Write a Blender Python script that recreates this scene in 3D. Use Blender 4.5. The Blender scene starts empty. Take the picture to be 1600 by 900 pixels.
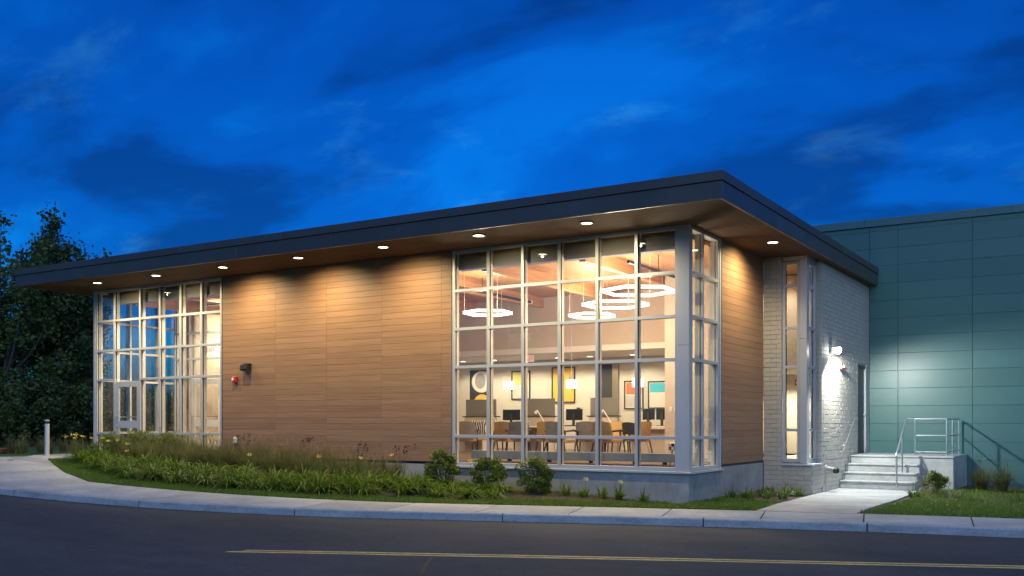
import bpy, bmesh, math, random
import numpy as np
from mathutils import Vector, Matrix

sc = bpy.context.scene
rad = math.radians
random.seed(7)
RNG = np.random.default_rng(7)

# ------------------------------------------------------------------ camera
cam_d = bpy.data.cameras.new('camera')
cam_d.sensor_width = 36.0
cam_d.lens = 36.0 * 1535.0 / 1600.0
cam_d.shift_y = 211.0 / 1600.0
cam_d.clip_start = 0.1
cam_d.clip_end = 2000.0
cam = bpy.data.objects.new('camera', cam_d)
sc.collection.objects.link(cam)
cam.location = (6.910, -17.393, 1.5)
cam.rotation_euler = (rad(90), 0, rad(31.861))
sc.camera = cam

# ------------------------------------------------------------------ sky
SUN_EL, SUN_ROT = 4.0, 150.0
world = bpy.data.worlds.new('World')
sc.world = world
world.use_nodes = True
wn = world.node_tree.nodes
wl = world.node_tree.links
wn.clear()
def WN(t, **kw):
    n = wn.new(t)
    for k, v in kw.items():
        setattr(n, k, v)
    return n
w_out = WN('ShaderNodeOutputWorld')
w_bg = WN('ShaderNodeBackground')
w_bg.inputs['Strength'].default_value = 0.12
w_sky = WN('ShaderNodeTexSky', sky_type='NISHITA', sun_disc=False)
w_sky.sun_elevation = rad(SUN_EL)
w_sky.sun_rotation = rad(SUN_ROT)
w_sky.air_density = 1.0
w_sky.dust_density = 0.3
w_sky.ozone_density = 6.0
w_tc = WN('ShaderNodeTexCoord')
w_sep = WN('ShaderNodeSeparateXYZ')
wl.new(w_tc.outputs['Generated'], w_sep.inputs[0])
w_z = WN('ShaderNodeMath', operation='MAXIMUM'); w_z.inputs[1].default_value = 0.0
wl.new(w_sep.outputs['Z'], w_z.inputs[0])
w_za = WN('ShaderNodeMath', operation='ADD'); w_za.inputs[1].default_value = 0.34
wl.new(w_z.outputs[0], w_za.inputs[0])
w_dx = WN('ShaderNodeMath', operation='DIVIDE'); w_dy = WN('ShaderNodeMath', operation='DIVIDE')
wl.new(w_sep.outputs['X'], w_dx.inputs[0]); wl.new(w_za.outputs[0], w_dx.inputs[1])
wl.new(w_sep.outputs['Y'], w_dy.inputs[0]); wl.new(w_za.outputs[0], w_dy.inputs[1])
w_cmb = WN('ShaderNodeCombineXYZ')
wl.new(w_dx.outputs[0], w_cmb.inputs[0]); wl.new(w_dy.outputs[0], w_cmb.inputs[1])
w_map = WN('ShaderNodeMapping'); w_map.inputs['Rotation'].default_value = (0, 0, rad(-18)); w_map.inputs['Scale'].default_value = (0.62, 1.0, 1)
w_map.inputs['Location'].default_value = (7.7, 3.3, 0)
wl.new(w_cmb.outputs[0], w_map.inputs[0])
def w_noise(scale, detail, rough, dist=0.0):
    n = WN('ShaderNodeTexNoise')
    n.inputs['Scale'].default_value = scale; n.inputs['Detail'].default_value = detail
    n.inputs['Roughness'].default_value = rough; n.inputs['Distortion'].default_value = dist
    wl.new(w_map.outputs[0], n.inputs['Vector'])
    return n
def w_ramp(src, stops):
    r = WN('ShaderNodeValToRGB')
    while len(r.color_ramp.elements) < len(stops):
        r.color_ramp.elements.new(0.5)
    for e, (p, c) in zip(r.color_ramp.elements, stops):
        e.position = p; e.color = (*c, 1)
    r.color_ramp.interpolation = 'EASE'
    wl.new(src, r.inputs[0])
    return r
# blue-hour colour of the whole sky (white balance of the lamps inside)
w_tint = WN('ShaderNodeMix', data_type='RGBA', blend_type='MULTIPLY')
w_tint.inputs['Factor'].default_value = 1.0
w_tint.inputs[7].default_value = (0.10, 1.32, 2.25, 1)
wl.new(w_sky.outputs[0], w_tint.inputs[6])
# broad dark cloud layer
n1 = w_noise(2.7, 8.0, 0.52, 0.25)
r1 = w_ramp(n1.outputs['Fac'], [(0.38, (1.2, 0.44, 0.48)), (0.50, (1.1, 0.80, 0.84)), (0.63, (1.6, 1.30, 1.13))])
w_m1 = WN('ShaderNodeMix', data_type='RGBA', blend_type='MULTIPLY'); w_m1.inputs['Factor'].default_value = 1.0
wl.new(w_tint.outputs[2], w_m1.inputs[6]); wl.new(r1.outputs[0], w_m1.inputs[7])
# thin paler streaks in the gaps
n2 = w_noise(5.0, 9.0, 0.60, 0.3)
r2 = w_ramp(n2.outputs['Fac'], [(0.545, (0, 0, 0)), (0.73, (1, 1, 1))])
w_m2 = WN('ShaderNodeMix', data_type='RGBA', blend_type='MIX')
wl.new(w_m1.outputs[2], w_m2.inputs[6])
w_pale = WN('ShaderNodeMix', data_type='RGBA', blend_type='MULTIPLY'); w_pale.inputs['Factor'].default_value = 1.0
w_pale.inputs[7].default_value = (16.0, 1.9, 1.12, 1)
wl.new(w_m1.outputs[2], w_pale.inputs[6]); wl.new(w_pale.outputs[2], w_m2.inputs[7])
w_f2 = WN('ShaderNodeMath', operation='MULTIPLY'); w_f2.inputs[1].default_value = 0.75
wl.new(r2.outputs[0], w_f2.inputs[0]); wl.new(w_f2.outputs[0], w_m2.inputs['Factor'])
wl.new(w_m2.outputs[2], w_bg.inputs['Color'])
wl.new(w_bg.outputs[0], w_out.inputs[0])

# ------------------------------------------------------------------ last daylight: a very soft, weak sun behind the camera
sun_d = bpy.data.lights.new('sun', 'SUN')
sun_d.energy = 1.5
sun_d.angle = rad(100)
sun_d.color = (0.60, 0.77, 1.0)
sun = bpy.data.objects.new('sun', sun_d)
sc.collection.objects.link(sun)
sun.rotation_euler = (rad(38), 0, rad(40))

sc.view_settings.view_transform = 'Standard'
sc.view_settings.look = 'None'
sc.view_settings.exposure = 0.0
sc.view_settings.gamma = 1.0
sc.view_settings.use_curve_mapping = False
sc.render.engine = 'CYCLES'
sc.cycles.use_denoising = True
try:
    sc.cycles.denoiser = 'OPENIMAGEDENOISE'
except Exception:
    pass
sc.cycles.max_bounces = 8
sc.cycles.diffuse_bounces = 4
sc.cycles.glossy_bounces = 4
sc.cycles.transparent_max_bounces = 32
sc.cycles.transmission_bounces = 4
sc.cycles.sample_clamp_indirect = 6.0
sc.cycles.caustics_reflective = False
sc.cycles.caustics_refractive = False
sc.cycles.use_light_tree = True

# ------------------------------------------------------------------ materials
MATS = {}
def mat(name, col, rough=0.6, metal=0.0, spec=0.5, emit=None, estr=0.0, noise=None, bump=None, rand=0.0, alpha=None):
    """noise=(scale xyz, amount, detail) multiplies the colour; bump=(scale xyz, strength, distance)"""
    m = bpy.data.materials.new(name); m.use_nodes = True
    nt = m.node_tree; N = nt.nodes; L = nt.links
    b = N['Principled BSDF']
    b.inputs['Base Color'].default_value = (*col, 1)
    b.inputs['Roughness'].default_value = rough
    b.inputs['Metallic'].default_value = metal
    b.inputs['Specular IOR Level'].default_value = spec
    if emit:
        b.inputs['Emission Color'].default_value = (*emit, 1); b.inputs['Emission Strength'].default_value = estr
    src = None
    def coords(scale, use='Object'):
        tc = N.new('ShaderNodeTexCoord'); mp = N.new('ShaderNodeMapping')
        mp.inputs['Scale'].default_value = scale
        L.new(tc.outputs[use], mp.inputs[0])
        oi = N.new('ShaderNodeObjectInfo')
        ad = N.new('ShaderNodeVectorMath'); ad.operation = 'MULTIPLY_ADD'
        ad.inputs[1].default_value = (37, 53, 71)
        L.new(oi.outputs['Random'], ad.inputs[0]); L.new(mp.outputs[0], ad.inputs[2])
        return ad.outputs[0]
    if noise:
        layers = noise if isinstance(noise, list) else [noise]
        prev = None
        for (s, amt, det) in layers:
            n = N.new('ShaderNodeTexNoise'); n.inputs['Scale'].default_value = 1.0
            n.inputs['Detail'].default_value = det; n.inputs['Roughness'].default_value = 0.6
            L.new(coords(s), n.inputs['Vector'])
            mr = N.new('ShaderNodeMapRange'); mr.inputs[1].default_value = 0.25; mr.inputs[2].default_value = 0.75
            mr.inputs[3].default_value = 1 - amt; mr.inputs[4].default_value = 1 + amt
            L.new(n.outputs['Fac'], mr.inputs[0])
            v = mr.outputs[0]
            if prev is not None:
                mm = N.new('ShaderNodeMath'); mm.operation = 'MULTIPLY'
                L.new(prev, mm.inputs[0]); L.new(v, mm.inputs[1]); v = mm.outputs[0]
            prev = v
        src = prev
    if rand:
        oi = N.new('ShaderNodeObjectInfo')
        mr = N.new('ShaderNodeMapRange'); mr.inputs[3].default_value = 1 - rand; mr.inputs[4].default_value = 1 + rand
        L.new(oi.outputs['Random'], mr.inputs[0])
        v = mr.outputs[0]
        if src is not None:
            mm = N.new('ShaderNodeMath'); mm.operation = 'MULTIPLY'
            L.new(src, mm.inputs[0]); L.new(v, mm.inputs[1]); v = mm.outputs[0]
        src = v
    if src is not None:
        mx = N.new('ShaderNodeVectorMath'); mx.operation = 'SCALE'
        mx.inputs[0].default_value = col
        L.new(src, mx.inputs['Scale']); L.new(mx.outputs[0], b.inputs['Base Color'])
    if bump:
        s, st, di = bump
        n = N.new('ShaderNodeTexNoise'); n.inputs['Scale'].default_value = 1.0; n.inputs['Detail'].default_value = 5
        L.new(coords(s), n.inputs['Vector'])
        bp = N.new('ShaderNodeBump'); bp.inputs['Strength'].default_value = st; bp.inputs['Distance'].default_value = di
        L.new(n.outputs['Fac'], bp.inputs['Height']); L.new(bp.outputs[0], b.inputs['Normal'])
    MATS[name] = m
    return m

def glass_mat(name, tint=(0.95, 0.97, 0.96), ior=1.45):
    m = bpy.data.materials.new(name); m.use_nodes = True
    N = m.node_tree.nodes; L = m.node_tree.links; N.clear()
    o = N.new('ShaderNodeOutputMaterial'); mx = N.new('ShaderNodeMixShader')
    t = N.new('ShaderNodeBsdfTransparent'); t.inputs[0].default_value = (*tint, 1)
    g = N.new('ShaderNodeBsdfGlossy'); g.inputs['Roughness'].default_value = 0.0; g.inputs['Color'].default_value = (1, 1, 1, 1)
    # Schlick reflectance, the same from both sides of the pane
    geo = N.new('ShaderNodeNewGeometry'); dt = N.new('ShaderNodeVectorMath'); dt.operation = 'DOT_PRODUCT'
    L.new(geo.outputs['Incoming'], dt.inputs[0]); L.new(geo.outputs['Normal'], dt.inputs[1])
    ab = N.new('ShaderNodeMath'); ab.operation = 'ABSOLUTE'; L.new(dt.outputs['Value'], ab.inputs[0])
    om = N.new('ShaderNodeMath'); om.operation = 'SUBTRACT'; om.inputs[0].default_value = 1.0; L.new(ab.outputs[0], om.inputs[1])
    pw = N.new('ShaderNodeMath'); pw.operation = 'POWER'; pw.inputs[1].default_value = 5.0; L.new(om.outputs[0], pw.inputs[0])
    f = N.new('ShaderNodeMapRange'); f.inputs[3].default_value = 0.065; f.inputs[4].default_value = 1.0; L.new(pw.outputs[0], f.inputs[0])
    L.new(f.outputs[0], mx.inputs[0]); L.new(t.outputs[0], mx.inputs[1]); L.new(g.outputs[0], mx.inputs[2])
    L.new(mx.outputs[0], o.inputs[0])
    MATS[name] = m
    return m

def emit_mat(name, col, s):
    m = bpy.data.materials.new(name); m.use_nodes = True
    N = m.node_tree.nodes; L = m.node_tree.links; N.clear()
    o = N.new('ShaderNodeOutputMaterial'); e = N.new('ShaderNodeEmission')
    e.inputs[0].default_value = (*col, 1); e.inputs[1].default_value = s
    L.new(e.outputs[0], o.inputs[0]); MATS[name] = m
    return m

def leaf_mat(name, col, trans=0.35, rough=0.5, var=0.45, hue=(1.25, 1.0, 0.6)):
    """two-sided leaf: diffuse + translucent, colour varies per leaf by a noise on position"""
    m = bpy.data.materials.new(name); m.use_nodes = True
    N = m.node_tree.nodes; L = m.node_tree.links; N.clear()
    o = N.new('ShaderNodeOutputMaterial')
    geo = N.new('ShaderNodeTexCoord')
    n = N.new('ShaderNodeTexNoise'); n.inputs['Scale'].default_value = 3.1; n.inputs['Detail'].default_value = 6; n.inputs['Roughness'].default_value = 0.8
    L.new(geo.outputs['Object'], n.inputs['Vector'])
    mx = N.new('ShaderNodeMix'); mx.data_type = 'RGBA'
    mx.inputs[6].default_value = (col[0] * (1 - var), col[1] * (1 - var), col[2] * (1 - var), 1)
    mx.inputs[7].default_value = (col[0] * (1 + var) * hue[0], col[1] * (1 + var) * hue[1], col[2] * (1 + var) * hue[2], 1)
    mr = N.new('ShaderNodeMapRange'); mr.inputs[1].default_value = 0.3; mr.inputs[2].default_value = 0.7
    L.new(n.outputs['Fac'], mr.inputs[0]); L.new(mr.outputs[0], mx.inputs['Factor'])
    p = N.new('ShaderNodeBsdfPrincipled'); p.inputs['Roughness'].default_value = rough; p.inputs['Specular IOR Level'].default_value = 0.35
    t = N.new('ShaderNodeBsdfTranslucent')
    L.new(mx.outputs[2], p.inputs['Base Color']); L.new(mx.outputs[2], t.inputs[0])
    ms = N.new('ShaderNodeMixShader'); ms.inputs[0].default_value = trans
    L.new(p.outputs[0], ms.inputs[1]); L.new(t.outputs[0], ms.inputs[2]); L.new(ms.outputs[0], o.inputs[0])
    MATS[name] = m
    return m

mat('wood', (0.290, 0.163, 0.092), 0.55, noise=[((1.2, 9, 60), 0.24, 5), ((0.5, 0.5, 9), 0.10, 3)], rand=0.08, bump=((3, 8, 160), 0.25, 0.002))
mat('wood_side', (0.290, 0.163, 0.092), 0.55, noise=[((9, 1.2, 60), 0.22, 5), ((0.5, 0.5, 9), 0.10, 2)], rand=0.10, bump=((8, 3, 160), 0.25, 0.002))
mat('backing', (0.02, 0.017, 0.015), 0.9)
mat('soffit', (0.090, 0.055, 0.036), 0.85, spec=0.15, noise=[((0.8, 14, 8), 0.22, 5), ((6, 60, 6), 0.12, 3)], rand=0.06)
mat('fascia', (0.092, 0.088, 0.086), 0.40, metal=0.35, noise=((0.9, 0.9, 0.9), 0.18, 3), rand=0.10, bump=((1.3, 1.3, 1.6), 0.25, 0.03))
mat('flashing', (0.082, 0.079, 0.078), 0.45, metal=0.3, noise=((0.9, 0.9, 0.9), 0.15, 3), rand=0.10, bump=((1.1, 1.1, 1.6), 0.2, 0.03))
mat('roofing', (0.10, 0.10, 0.10), 0.9, noise=((2, 2, 2), 0.15, 3))
mat('aluminium', (0.50, 0.52, 0.55), 0.42, metal=0.25, noise=((2, 2, 1.2), 0.05, 3), rand=0.03)
mat('aluminium_inner', (0.60, 0.56, 0.52), 0.5, metal=0.05)
mat('gasket', (0.015, 0.015, 0.016), 0.7)
glass_mat('glass')
mat('concrete', (0.37, 0.375, 0.38), 0.85, noise=[((1.0, 1.0, 1.0), 0.26, 8), ((8, 8, 8), 0.18, 8)], rand=0.06, bump=((30, 30, 30), 0.25, 0.006))
mat('concrete_base', (0.30, 0.30, 0.305), 0.8, noise=[((0.9, 0.9, 1.6), 0.30, 7), ((7, 7, 3), 0.16, 7)], rand=0.08, bump=((22, 22, 22), 0.25, 0.006))
mat('concrete_step', (0.37, 0.38, 0.37), 0.85, noise=[((1.6, 1.6, 2.5), 0.26, 8), ((14, 14, 14), 0.14, 6)], rand=0.05, bump=((30, 30, 30), 0.2, 0.006))
mat('kerb', (0.36, 0.37, 0.39), 0.85, noise=[((1.4, 1.4, 7), 0.34, 8), ((20, 20, 20), 0.22, 6)], rand=0.10, bump=((40, 40, 40), 0.4, 0.008))
mat('brick', (0.45, 0.415, 0.36), 0.62, noise=((9, 9, 14), 0.10, 5), rand=0.05, bump=((26, 26, 34), 0.25, 0.005))
mat('mortar', (0.35, 0.325, 0.285), 0.85, noise=((20, 20, 20), 0.12, 4))
mat('teal', (0.076, 0.178, 0.165), 0.38, noise=((0.5, 0.5, 0.5), 0.07, 3), rand=0.05, bump=((0.8, 0.8, 1.4), 0.10, 0.02))
mat('teal_dark', (0.058, 0.138, 0.130), 0.6)
mat('teal_cap', (0.075, 0.17, 0.18), 0.35, rand=0.04)
mat('asphalt', (0.052, 0.053, 0.056), 0.85, noise=[((0.22, 0.7, 1), 0.30, 7), ((2.2, 2.6, 2), 0.20, 8), ((38, 38, 38), 0.45, 3)], bump=((70, 70, 70), 0.8, 0.012))
mat('yellow_paint', (0.78, 0.53, 0.17), 0.7, noise=[((1.5, 1.5, 3), 0.25, 8), ((16, 16, 16), 0.40, 6)])
mat('crack_seal', (0.012, 0.012, 0.013), 0.6)
mat('grass_ground', (0.045, 0.085, 0.022), 0.95, noise=[((0.7, 0.7, 0.7), 0.3, 5), ((9, 9, 9), 0.35, 5)])
mat('mulch', (0.075, 0.050, 0.034), 0.95, noise=[((5, 5, 5), 0.4, 6), ((40, 40, 40), 0.45, 4)], bump=((45, 45, 45), 1.0, 0.03))
leaf_mat('lawn', (0.105, 0.205, 0.034), var=0.35)
leaf_mat('daylily', (0.105, 0.195, 0.032), var=0.40)
leaf_mat('fountain_grass', (0.125, 0.155, 0.068), var=0.35, hue=(1.3, 1.0, 0.8))
leaf_mat('seed', (0.19, 0.18, 0.10), var=0.25)
leaf_mat('boxwood', (0.105, 0.175, 0.042), var=0.45)
leaf_mat('shrub_bright', (0.14, 0.20, 0.045), var=0.35)
leaf_mat('tree_leaf', (0.085, 0.145, 0.055), var=0.45, trans=0.25)
leaf_mat('tree_leaf_b', (0.066, 0.118, 0.055), var=0.45, trans=0.25)
leaf_mat('burgundy', (0.060, 0.022, 0.020), var=0.4)
mat('bark', (0.10, 0.085, 0.070), 0.9, noise=((6, 6, 1.5), 0.3, 5))
mat('stem', (0.09, 0.13, 0.04), 0.7)
mat('petal', (0.85, 0.48, 0.05), 0.5)
mat('petal_yellow', (0.85, 0.66, 0.08), 0.5)
mat('black_metal', (0.018, 0.018, 0.02), 0.45)
mat('bollard', (0.55, 0.56, 0.58), 0.45, metal=0.3)
mat('steel', (0.62, 0.63, 0.64), 0.28, metal=0.9, noise=((6, 6, 6), 0.08, 4))
mat('red', (0.55, 0.02, 0.025), 0.4)
mat('white_plastic', (0.75, 0.75, 0.74), 0.4)
mat('grey_plastic', (0.42, 0.43, 0.44), 0.5)
mat('clear_lens', (0.85, 0.87, 0.9), 0.15)
mat('door_grey', (0.032, 0.036, 0.042), 0.45)
mat('brass', (0.35, 0.30, 0.22), 0.35, metal=0.8)
mat('rubber', (0.02, 0.02, 0.02), 0.7)
mat('red_pad', (0.22, 0.055, 0.045), 0.8)
# inside
mat('inner_wall', (0.55, 0.46, 0.385), 0.85, noise=((0.6, 0.6, 0.6), 0.03, 2))
mat('back_wall', (0.62, 0.575, 0.49), 0.85)
mat('bulkhead', (0.24, 0.215, 0.21), 0.8)
mat('white_trim', (0.75, 0.71, 0.65), 0.6)
mat('carpet', (0.20, 0.14, 0.10), 0.95, noise=((8, 8, 8), 0.2, 4))
mat('deck_wood', (0.50, 0.27, 0.12), 0.5, noise=[((16, 1.0, 10), 0.25, 5), ((60, 3, 60), 0.12, 3)])
mat('beam_wood', (0.52, 0.285, 0.125), 0.5, noise=[((30, 1.0, 22), 0.22, 5), ((3, 0.5, 30), 0.15, 4)])
mat('tan_fabric', (0.52, 0.33, 0.13), 0.9, noise=((60, 60, 60), 0.12, 2))
mat('grey_fabric', (0.26, 0.22, 0.19), 0.9, noise=((60, 60, 60), 0.12, 2))
mat('dark_frame', (0.035, 0.030, 0.028), 0.45)
mat('screen_panel', (0.20, 0.185, 0.165), 0.9)
mat('desk_white', (0.70, 0.64, 0.56), 0.45)
mat('desk_beige', (0.48, 0.40, 0.33), 0.6)
mat('monitor', (0.015, 0.015, 0.018), 0.3)
mat('radiator', (0.30, 0.32, 0.33), 0.5)
mat('light_wood', (0.55, 0.40, 0.24), 0.5)
mat('art_white', (0.72, 0.66, 0.58), 0.7)
mat('art_black', (0.035, 0.032, 0.03), 0.7)
mat('art_yellow', (0.75, 0.47, 0.07), 0.7)
mat('art_pale_yellow', (0.75, 0.60, 0.15), 0.7)
mat('art_red', (0.70, 0.16, 0.06), 0.7)
mat('art_blue', (0.07, 0.45, 0.58), 0.7)
mat('art_grey', (0.30, 0.28, 0.27), 0.7)
emit_mat('ring_light', (1.0, 0.86, 0.70), 4.5)
emit_mat('pendant_light', (1.0, 0.88, 0.72), 5.0)
emit_mat('downlight', (1.0, 0.90, 0.70), 9.0)
emit_mat('wallpack', (0.97, 1.0, 0.94), 40.0)
emit_mat('exit_red', (1.0, 0.10, 0.08), 1.3)
emit_mat('ceiling_lamp', (1.0, 0.87, 0.66), 6.0)

# ------------------------------------------------------------------ building helpers
WLOC = {}
def link(o):
    sc.collection.objects.link(o); return o
def tag(o, label=None, cat=None, group=None, kind=None):
    if label: o['label'] = label
    if cat: o['category'] = cat
    if group: o['group'] = group
    if kind: o['kind'] = kind
    return o
def root(name, loc, label, cat, group=None, rz=0.0):
    o = link(bpy.data.objects.new(name, None)); o.location = loc; o.rotation_euler = (0, 0, rz)
    o.empty_display_size = 0.2
    WLOC[o.name] = Vector(loc)
    return tag(o, label, cat, group)
def wloc(p):
    return WLOC.get(p.name, Vector((0, 0, 0))) if p else Vector((0, 0, 0))
def add_obj(name, mesh, parent, world_center):
    o = link(bpy.data.objects.new(name, mesh))
    c = Vector(world_center)
    if parent:
        o.parent = parent; o.location = c - wloc(parent)
    else:
        o.location = c
    WLOC[o.name] = c
    return o
BOXC = {}
def box_mesh(d, m, bev):
    k = (round(d[0], 4), round(d[1], 4), round(d[2], 4), m, bev)
    if k not in BOXC:
        bm = bmesh.new(); bmesh.ops.create_cube(bm, size=1.0)
        bmesh.ops.scale(bm, vec=d, verts=bm.verts)
        if bev:
            bmesh.ops.bevel(bm, geom=bm.edges[:], offset=bev, segments=1, affect='EDGES', profile=0.5)
        me = bpy.data.meshes.new('box'); bm.to_mesh(me); bm.free()
        me.materials.append(MATS[m]); BOXC[k] = me
    return BOXC[k]
def BOX(name, lo, hi, m, parent=None, bev=0.0):
    lo = Vector(lo); hi = Vector(hi)
    d = hi - lo
    return add_obj(name, box_mesh(d, m, bev), parent, (lo + hi) / 2)

class MB:
    def __init__(s): s.v = []; s.f = []
    def box(s, lo, hi, M=None):
        x0, y0, z0 = lo; x1, y1, z1 = hi
        p = [Vector(c) for c in ((x0,y0,z0),(x1,y0,z0),(x1,y1,z0),(x0,y1,z0),(x0,y0,z1),(x1,y0,z1),(x1,y1,z1),(x0,y1,z1))]
        if M is not None: p = [M @ c for c in p]
        b = len(s.v); s.v += p
        s.f += [tuple(b + i for i in q) for q in ((0,3,2,1),(4,5,6,7),(0,1,5,4),(1,2,6,5),(2,3,7,6),(3,0,4,7))]
        return s
    def tube(s, pts, r, n=10, cap=True):
        pts = [Vector(p) for p in pts]
        rs = r if isinstance(r, (list, tuple)) else [r] * len(pts)
        rings = []
        prev = None
        for i, p in enumerate(pts):
            if i == 0: t = pts[1] - p
            elif i == len(pts) - 1: t = p - pts[i - 1]
            else: t = (pts[i + 1] - p).normalized() + (p - pts[i - 1]).normalized()
            t.normalize()
            a = Vector((0, 0, 1)) if abs(t.z) < 0.9 else Vector((1, 0, 0))
            if prev is not None and (prev - t * prev.dot(t)).length > 1e-4:
                u = (prev - t * prev.dot(t)).normalized()
            else:
                u = t.cross(a).normalized()
            prev = u; w = t.cross(u)
            b = len(s.v)
            for k in range(n):
                an = 2 * math.pi * k / n
                s.v.append(p + (u * math.cos(an) + w * math.sin(an)) * rs[i])
            rings.append(b)
        for i in range(len(rings) - 1):
            a, b = rings[i], rings[i + 1]
            for k in range(n):
                k2 = (k + 1) % n
                s.f.append((a + k, a + k2, b + k2, b + k))
        if cap:
            s.f.append(tuple(rings[0] + k for k in reversed(range(n))))
            s.f.append(tuple(rings[-1] + k for k in range(n)))
        return s
    def prism(s, poly, z0, z1, M=None):
        n = len(poly); b = len(s.v)
        p = [Vector((x, y, z0)) for x, y in poly] + [Vector((x, y, z1)) for x, y in poly]
        if M is not None: p = [M @ c for c in p]
        s.v += p
        s.f.append(tuple(b + i for i in reversed(range(n)))); s.f.append(tuple(b + n + i for i in range(n)))
        for i in range(n):
            j = (i + 1) % n
            s.f.append((b + i, b + j, b + n + j, b + n + i))
        return s
    def quad(s, a, b, c, d):
        k = len(s.v); s.v += [Vector(a), Vector(b), Vector(c), Vector(d)]; s.f.append((k, k + 1, k + 2, k + 3)); return s
    def build(s, name, m, parent=None, smooth=False, bev=0.0, local=False, origin=None):
        """verts in world coordinates (or, with local=True, in the parent's own frame)"""
        off = Vector(origin) if origin is not None else (wloc(parent) if not local else Vector((0, 0, 0)))
        if local: off = Vector((0, 0, 0))
        me = bpy.data.meshes.new(name)
        me.from_pydata([tuple(v - off) for v in s.v], [], s.f); me.update()
        if bev:
            bm = bmesh.new(); bm.from_mesh(me)
            bmesh.ops.recalc_face_normals(bm, faces=bm.faces)
            bmesh.ops.bevel(bm, geom=bm.edges[:], offset=bev, segments=2, affect='EDGES', profile=0.5)
            bm.to_mesh(me); bm.free()
        if smooth:
            me.polygons.foreach_set('use_smooth', [True] * len(me.polygons))
        me.materials.append(MATS[m])
        o = link(bpy.data.objects.new(name, me))
        if parent:
            o.parent = parent
            if not local: o.location = off - wloc(parent)
        elif origin is not None:
            o.location = off
        WLOC[o.name] = off if not local else Vector((0, 0, 0))
        return o

def np_mesh(name, verts, faces_flat, nper, m, parent=None, origin=(0, 0, 0), smooth=False):
    """fast mesh: verts (N,3) world, faces all with nper corners"""
    me = bpy.data.meshes.new(name)
    verts = np.asarray(verts, dtype=np.float32) - np.asarray(origin, dtype=np.float32)
    ff = np.asarray(faces_flat, dtype=np.int32).ravel()
    nf = len(ff) // nper
    me.vertices.add(len(verts)); me.vertices.foreach_set('co', verts.ravel())
    me.loops.add(len(ff)); me.loops.foreach_set('vertex_index', ff)
    me.polygons.add(nf)
    me.polygons.foreach_set('loop_start', np.arange(0, len(ff), nper, dtype=np.int32))
    me.polygons.foreach_set('loop_total', np.full(nf, nper, dtype=np.int32))
    if smooth: me.polygons.foreach_set('use_smooth', np.ones(nf, dtype=bool))
    me.update(calc_edges=True); me.validate()
    me.materials.append(MATS[m])
    o = link(bpy.data.objects.new(name, me))
    if parent:
        o.parent = parent; o.location = Vector(origin) - wloc(parent)
    else:
        o.location = origin
    WLOC[o.name] = Vector(origin)
    return o

def copy_tree(o, parent=None):
    c = o.copy(); link(c)
    if parent: c.parent = parent
    WLOC[c.name] = WLOC.get(o.name, Vector((0, 0, 0)))
    for ch in list(o.children): copy_tree(ch, c)
    return c

def text_mesh(name, body, size, m, parent, loc, rot, depth=0.003):
    cu = bpy.data.curves.new(name, 'FONT'); cu.body = body; cu.size = size; cu.extrude = depth
    cu.align_x = 'CENTER'; cu.align_y = 'CENTER'
    t = bpy.data.objects.new('tmp', cu); link(t)
    me = bpy.data.meshes.new_from_object(t.evaluated_get(bpy.context.evaluated_depsgraph_get()))
    bpy.data.objects.remove(t)
    me.materials.clear(); me.materials.append(MATS[m])
    o = link(bpy.data.objects.new(name, me)); o.parent = parent
    o.location = Vector(loc) - wloc(parent); o.rotation_euler = rot
    return o
def light(kind, name, loc, power, col, parent=None, size=0.1, rot=(0, 0, 0), spot=None, blend=0.3, shape=None, size_y=None, spread=None):
    d = bpy.data.lights.new(name, kind); d.energy = power; d.color = col
    if kind == 'AREA':
        d.size = size
        if shape: d.shape = shape
        if size_y: d.size_y = size_y
        if spread: d.spread = spread
    else:
        d.shadow_soft_size = size
    if kind == 'SPOT':
        d.spot_size = spot; d.spot_blend = blend
    o = link(bpy.data.objects.new(name, d))
    if parent:
        o.parent = parent; o.location = Vector(loc) - wloc(parent)
    else:
        o.location = loc
    o.rotation_euler = rot
    return o

# ================================================================== terrain
def Zg(X):
    t = np.clip((-4 - np.asarray(X, dtype=float)) / 13.5, 0, 1.05)
    return 0.58 * t ** 1.7
def sm(t):
    t = np.clip(t, 0, 1); return t * t * (3 - 2 * t)
_kx = np.array([-12, -10.9, -10, -8.4, -6.46, -5.35, -3.77, -1.76, -1.08, 2.0, 3.67, 5.7])
_ky = np.array([-6.23, -6.2, -6.12, -5.92, -5.29, -4.79, -4.17, -3.52, -3.34, -2.75, -2.33, -1.62])
_kp = np.polyfit(_kx, _ky, 3)
_bx = np.array([-12.0, -10.67, -8.47, -6.98, -5.08, -3.34, -1.54, -0.31, 1.57, 3.18, 5.59])
_by = np.array([-4.10, -4.25, -3.97, -3.40, -2.74, -2.28, -1.85, -1.5, -0.98, -0.68, -0.02])
_bp = np.polyfit(_bx, _by, 3)
def K(X):
    X = np.asarray(X, dtype=float); c = np.clip(X, -12.5, 5.7)
    y = np.polyval(_kp, c)
    y = y + np.where(X > 5.7, (X - 5.7) * 0.30, 0) + np.where(X < -12.5, (X + 12.5) * 0.02, 0)
    return y
def B(X):
    X = np.asarray(X, dtype=float); c = np.clip(X, -12.0, 5.59)
    y = np.polyval(_bp, c)
    y = y + np.where(X > 5.59, (X - 5.59) * 0.30, 0)
    lx = np.array([-18.2, -17.3, -15.63, -14.05, -13.0, -12.0]); ly = np.array([-1.2, -1.8, -2.66, -3.45, -3.85, float(np.polyval(_bp, -12.0))])
    return np.where(X < -12.0, np.interp(X, lx, ly), y)
def W(X):
    return np.interp(X, [-18, -12.6, -8, -5.4, -2.3, -0.8, 0.0], [0.60, 0.48, 0.34, 0.24, 0.10, 0.0, 0.0])
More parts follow.
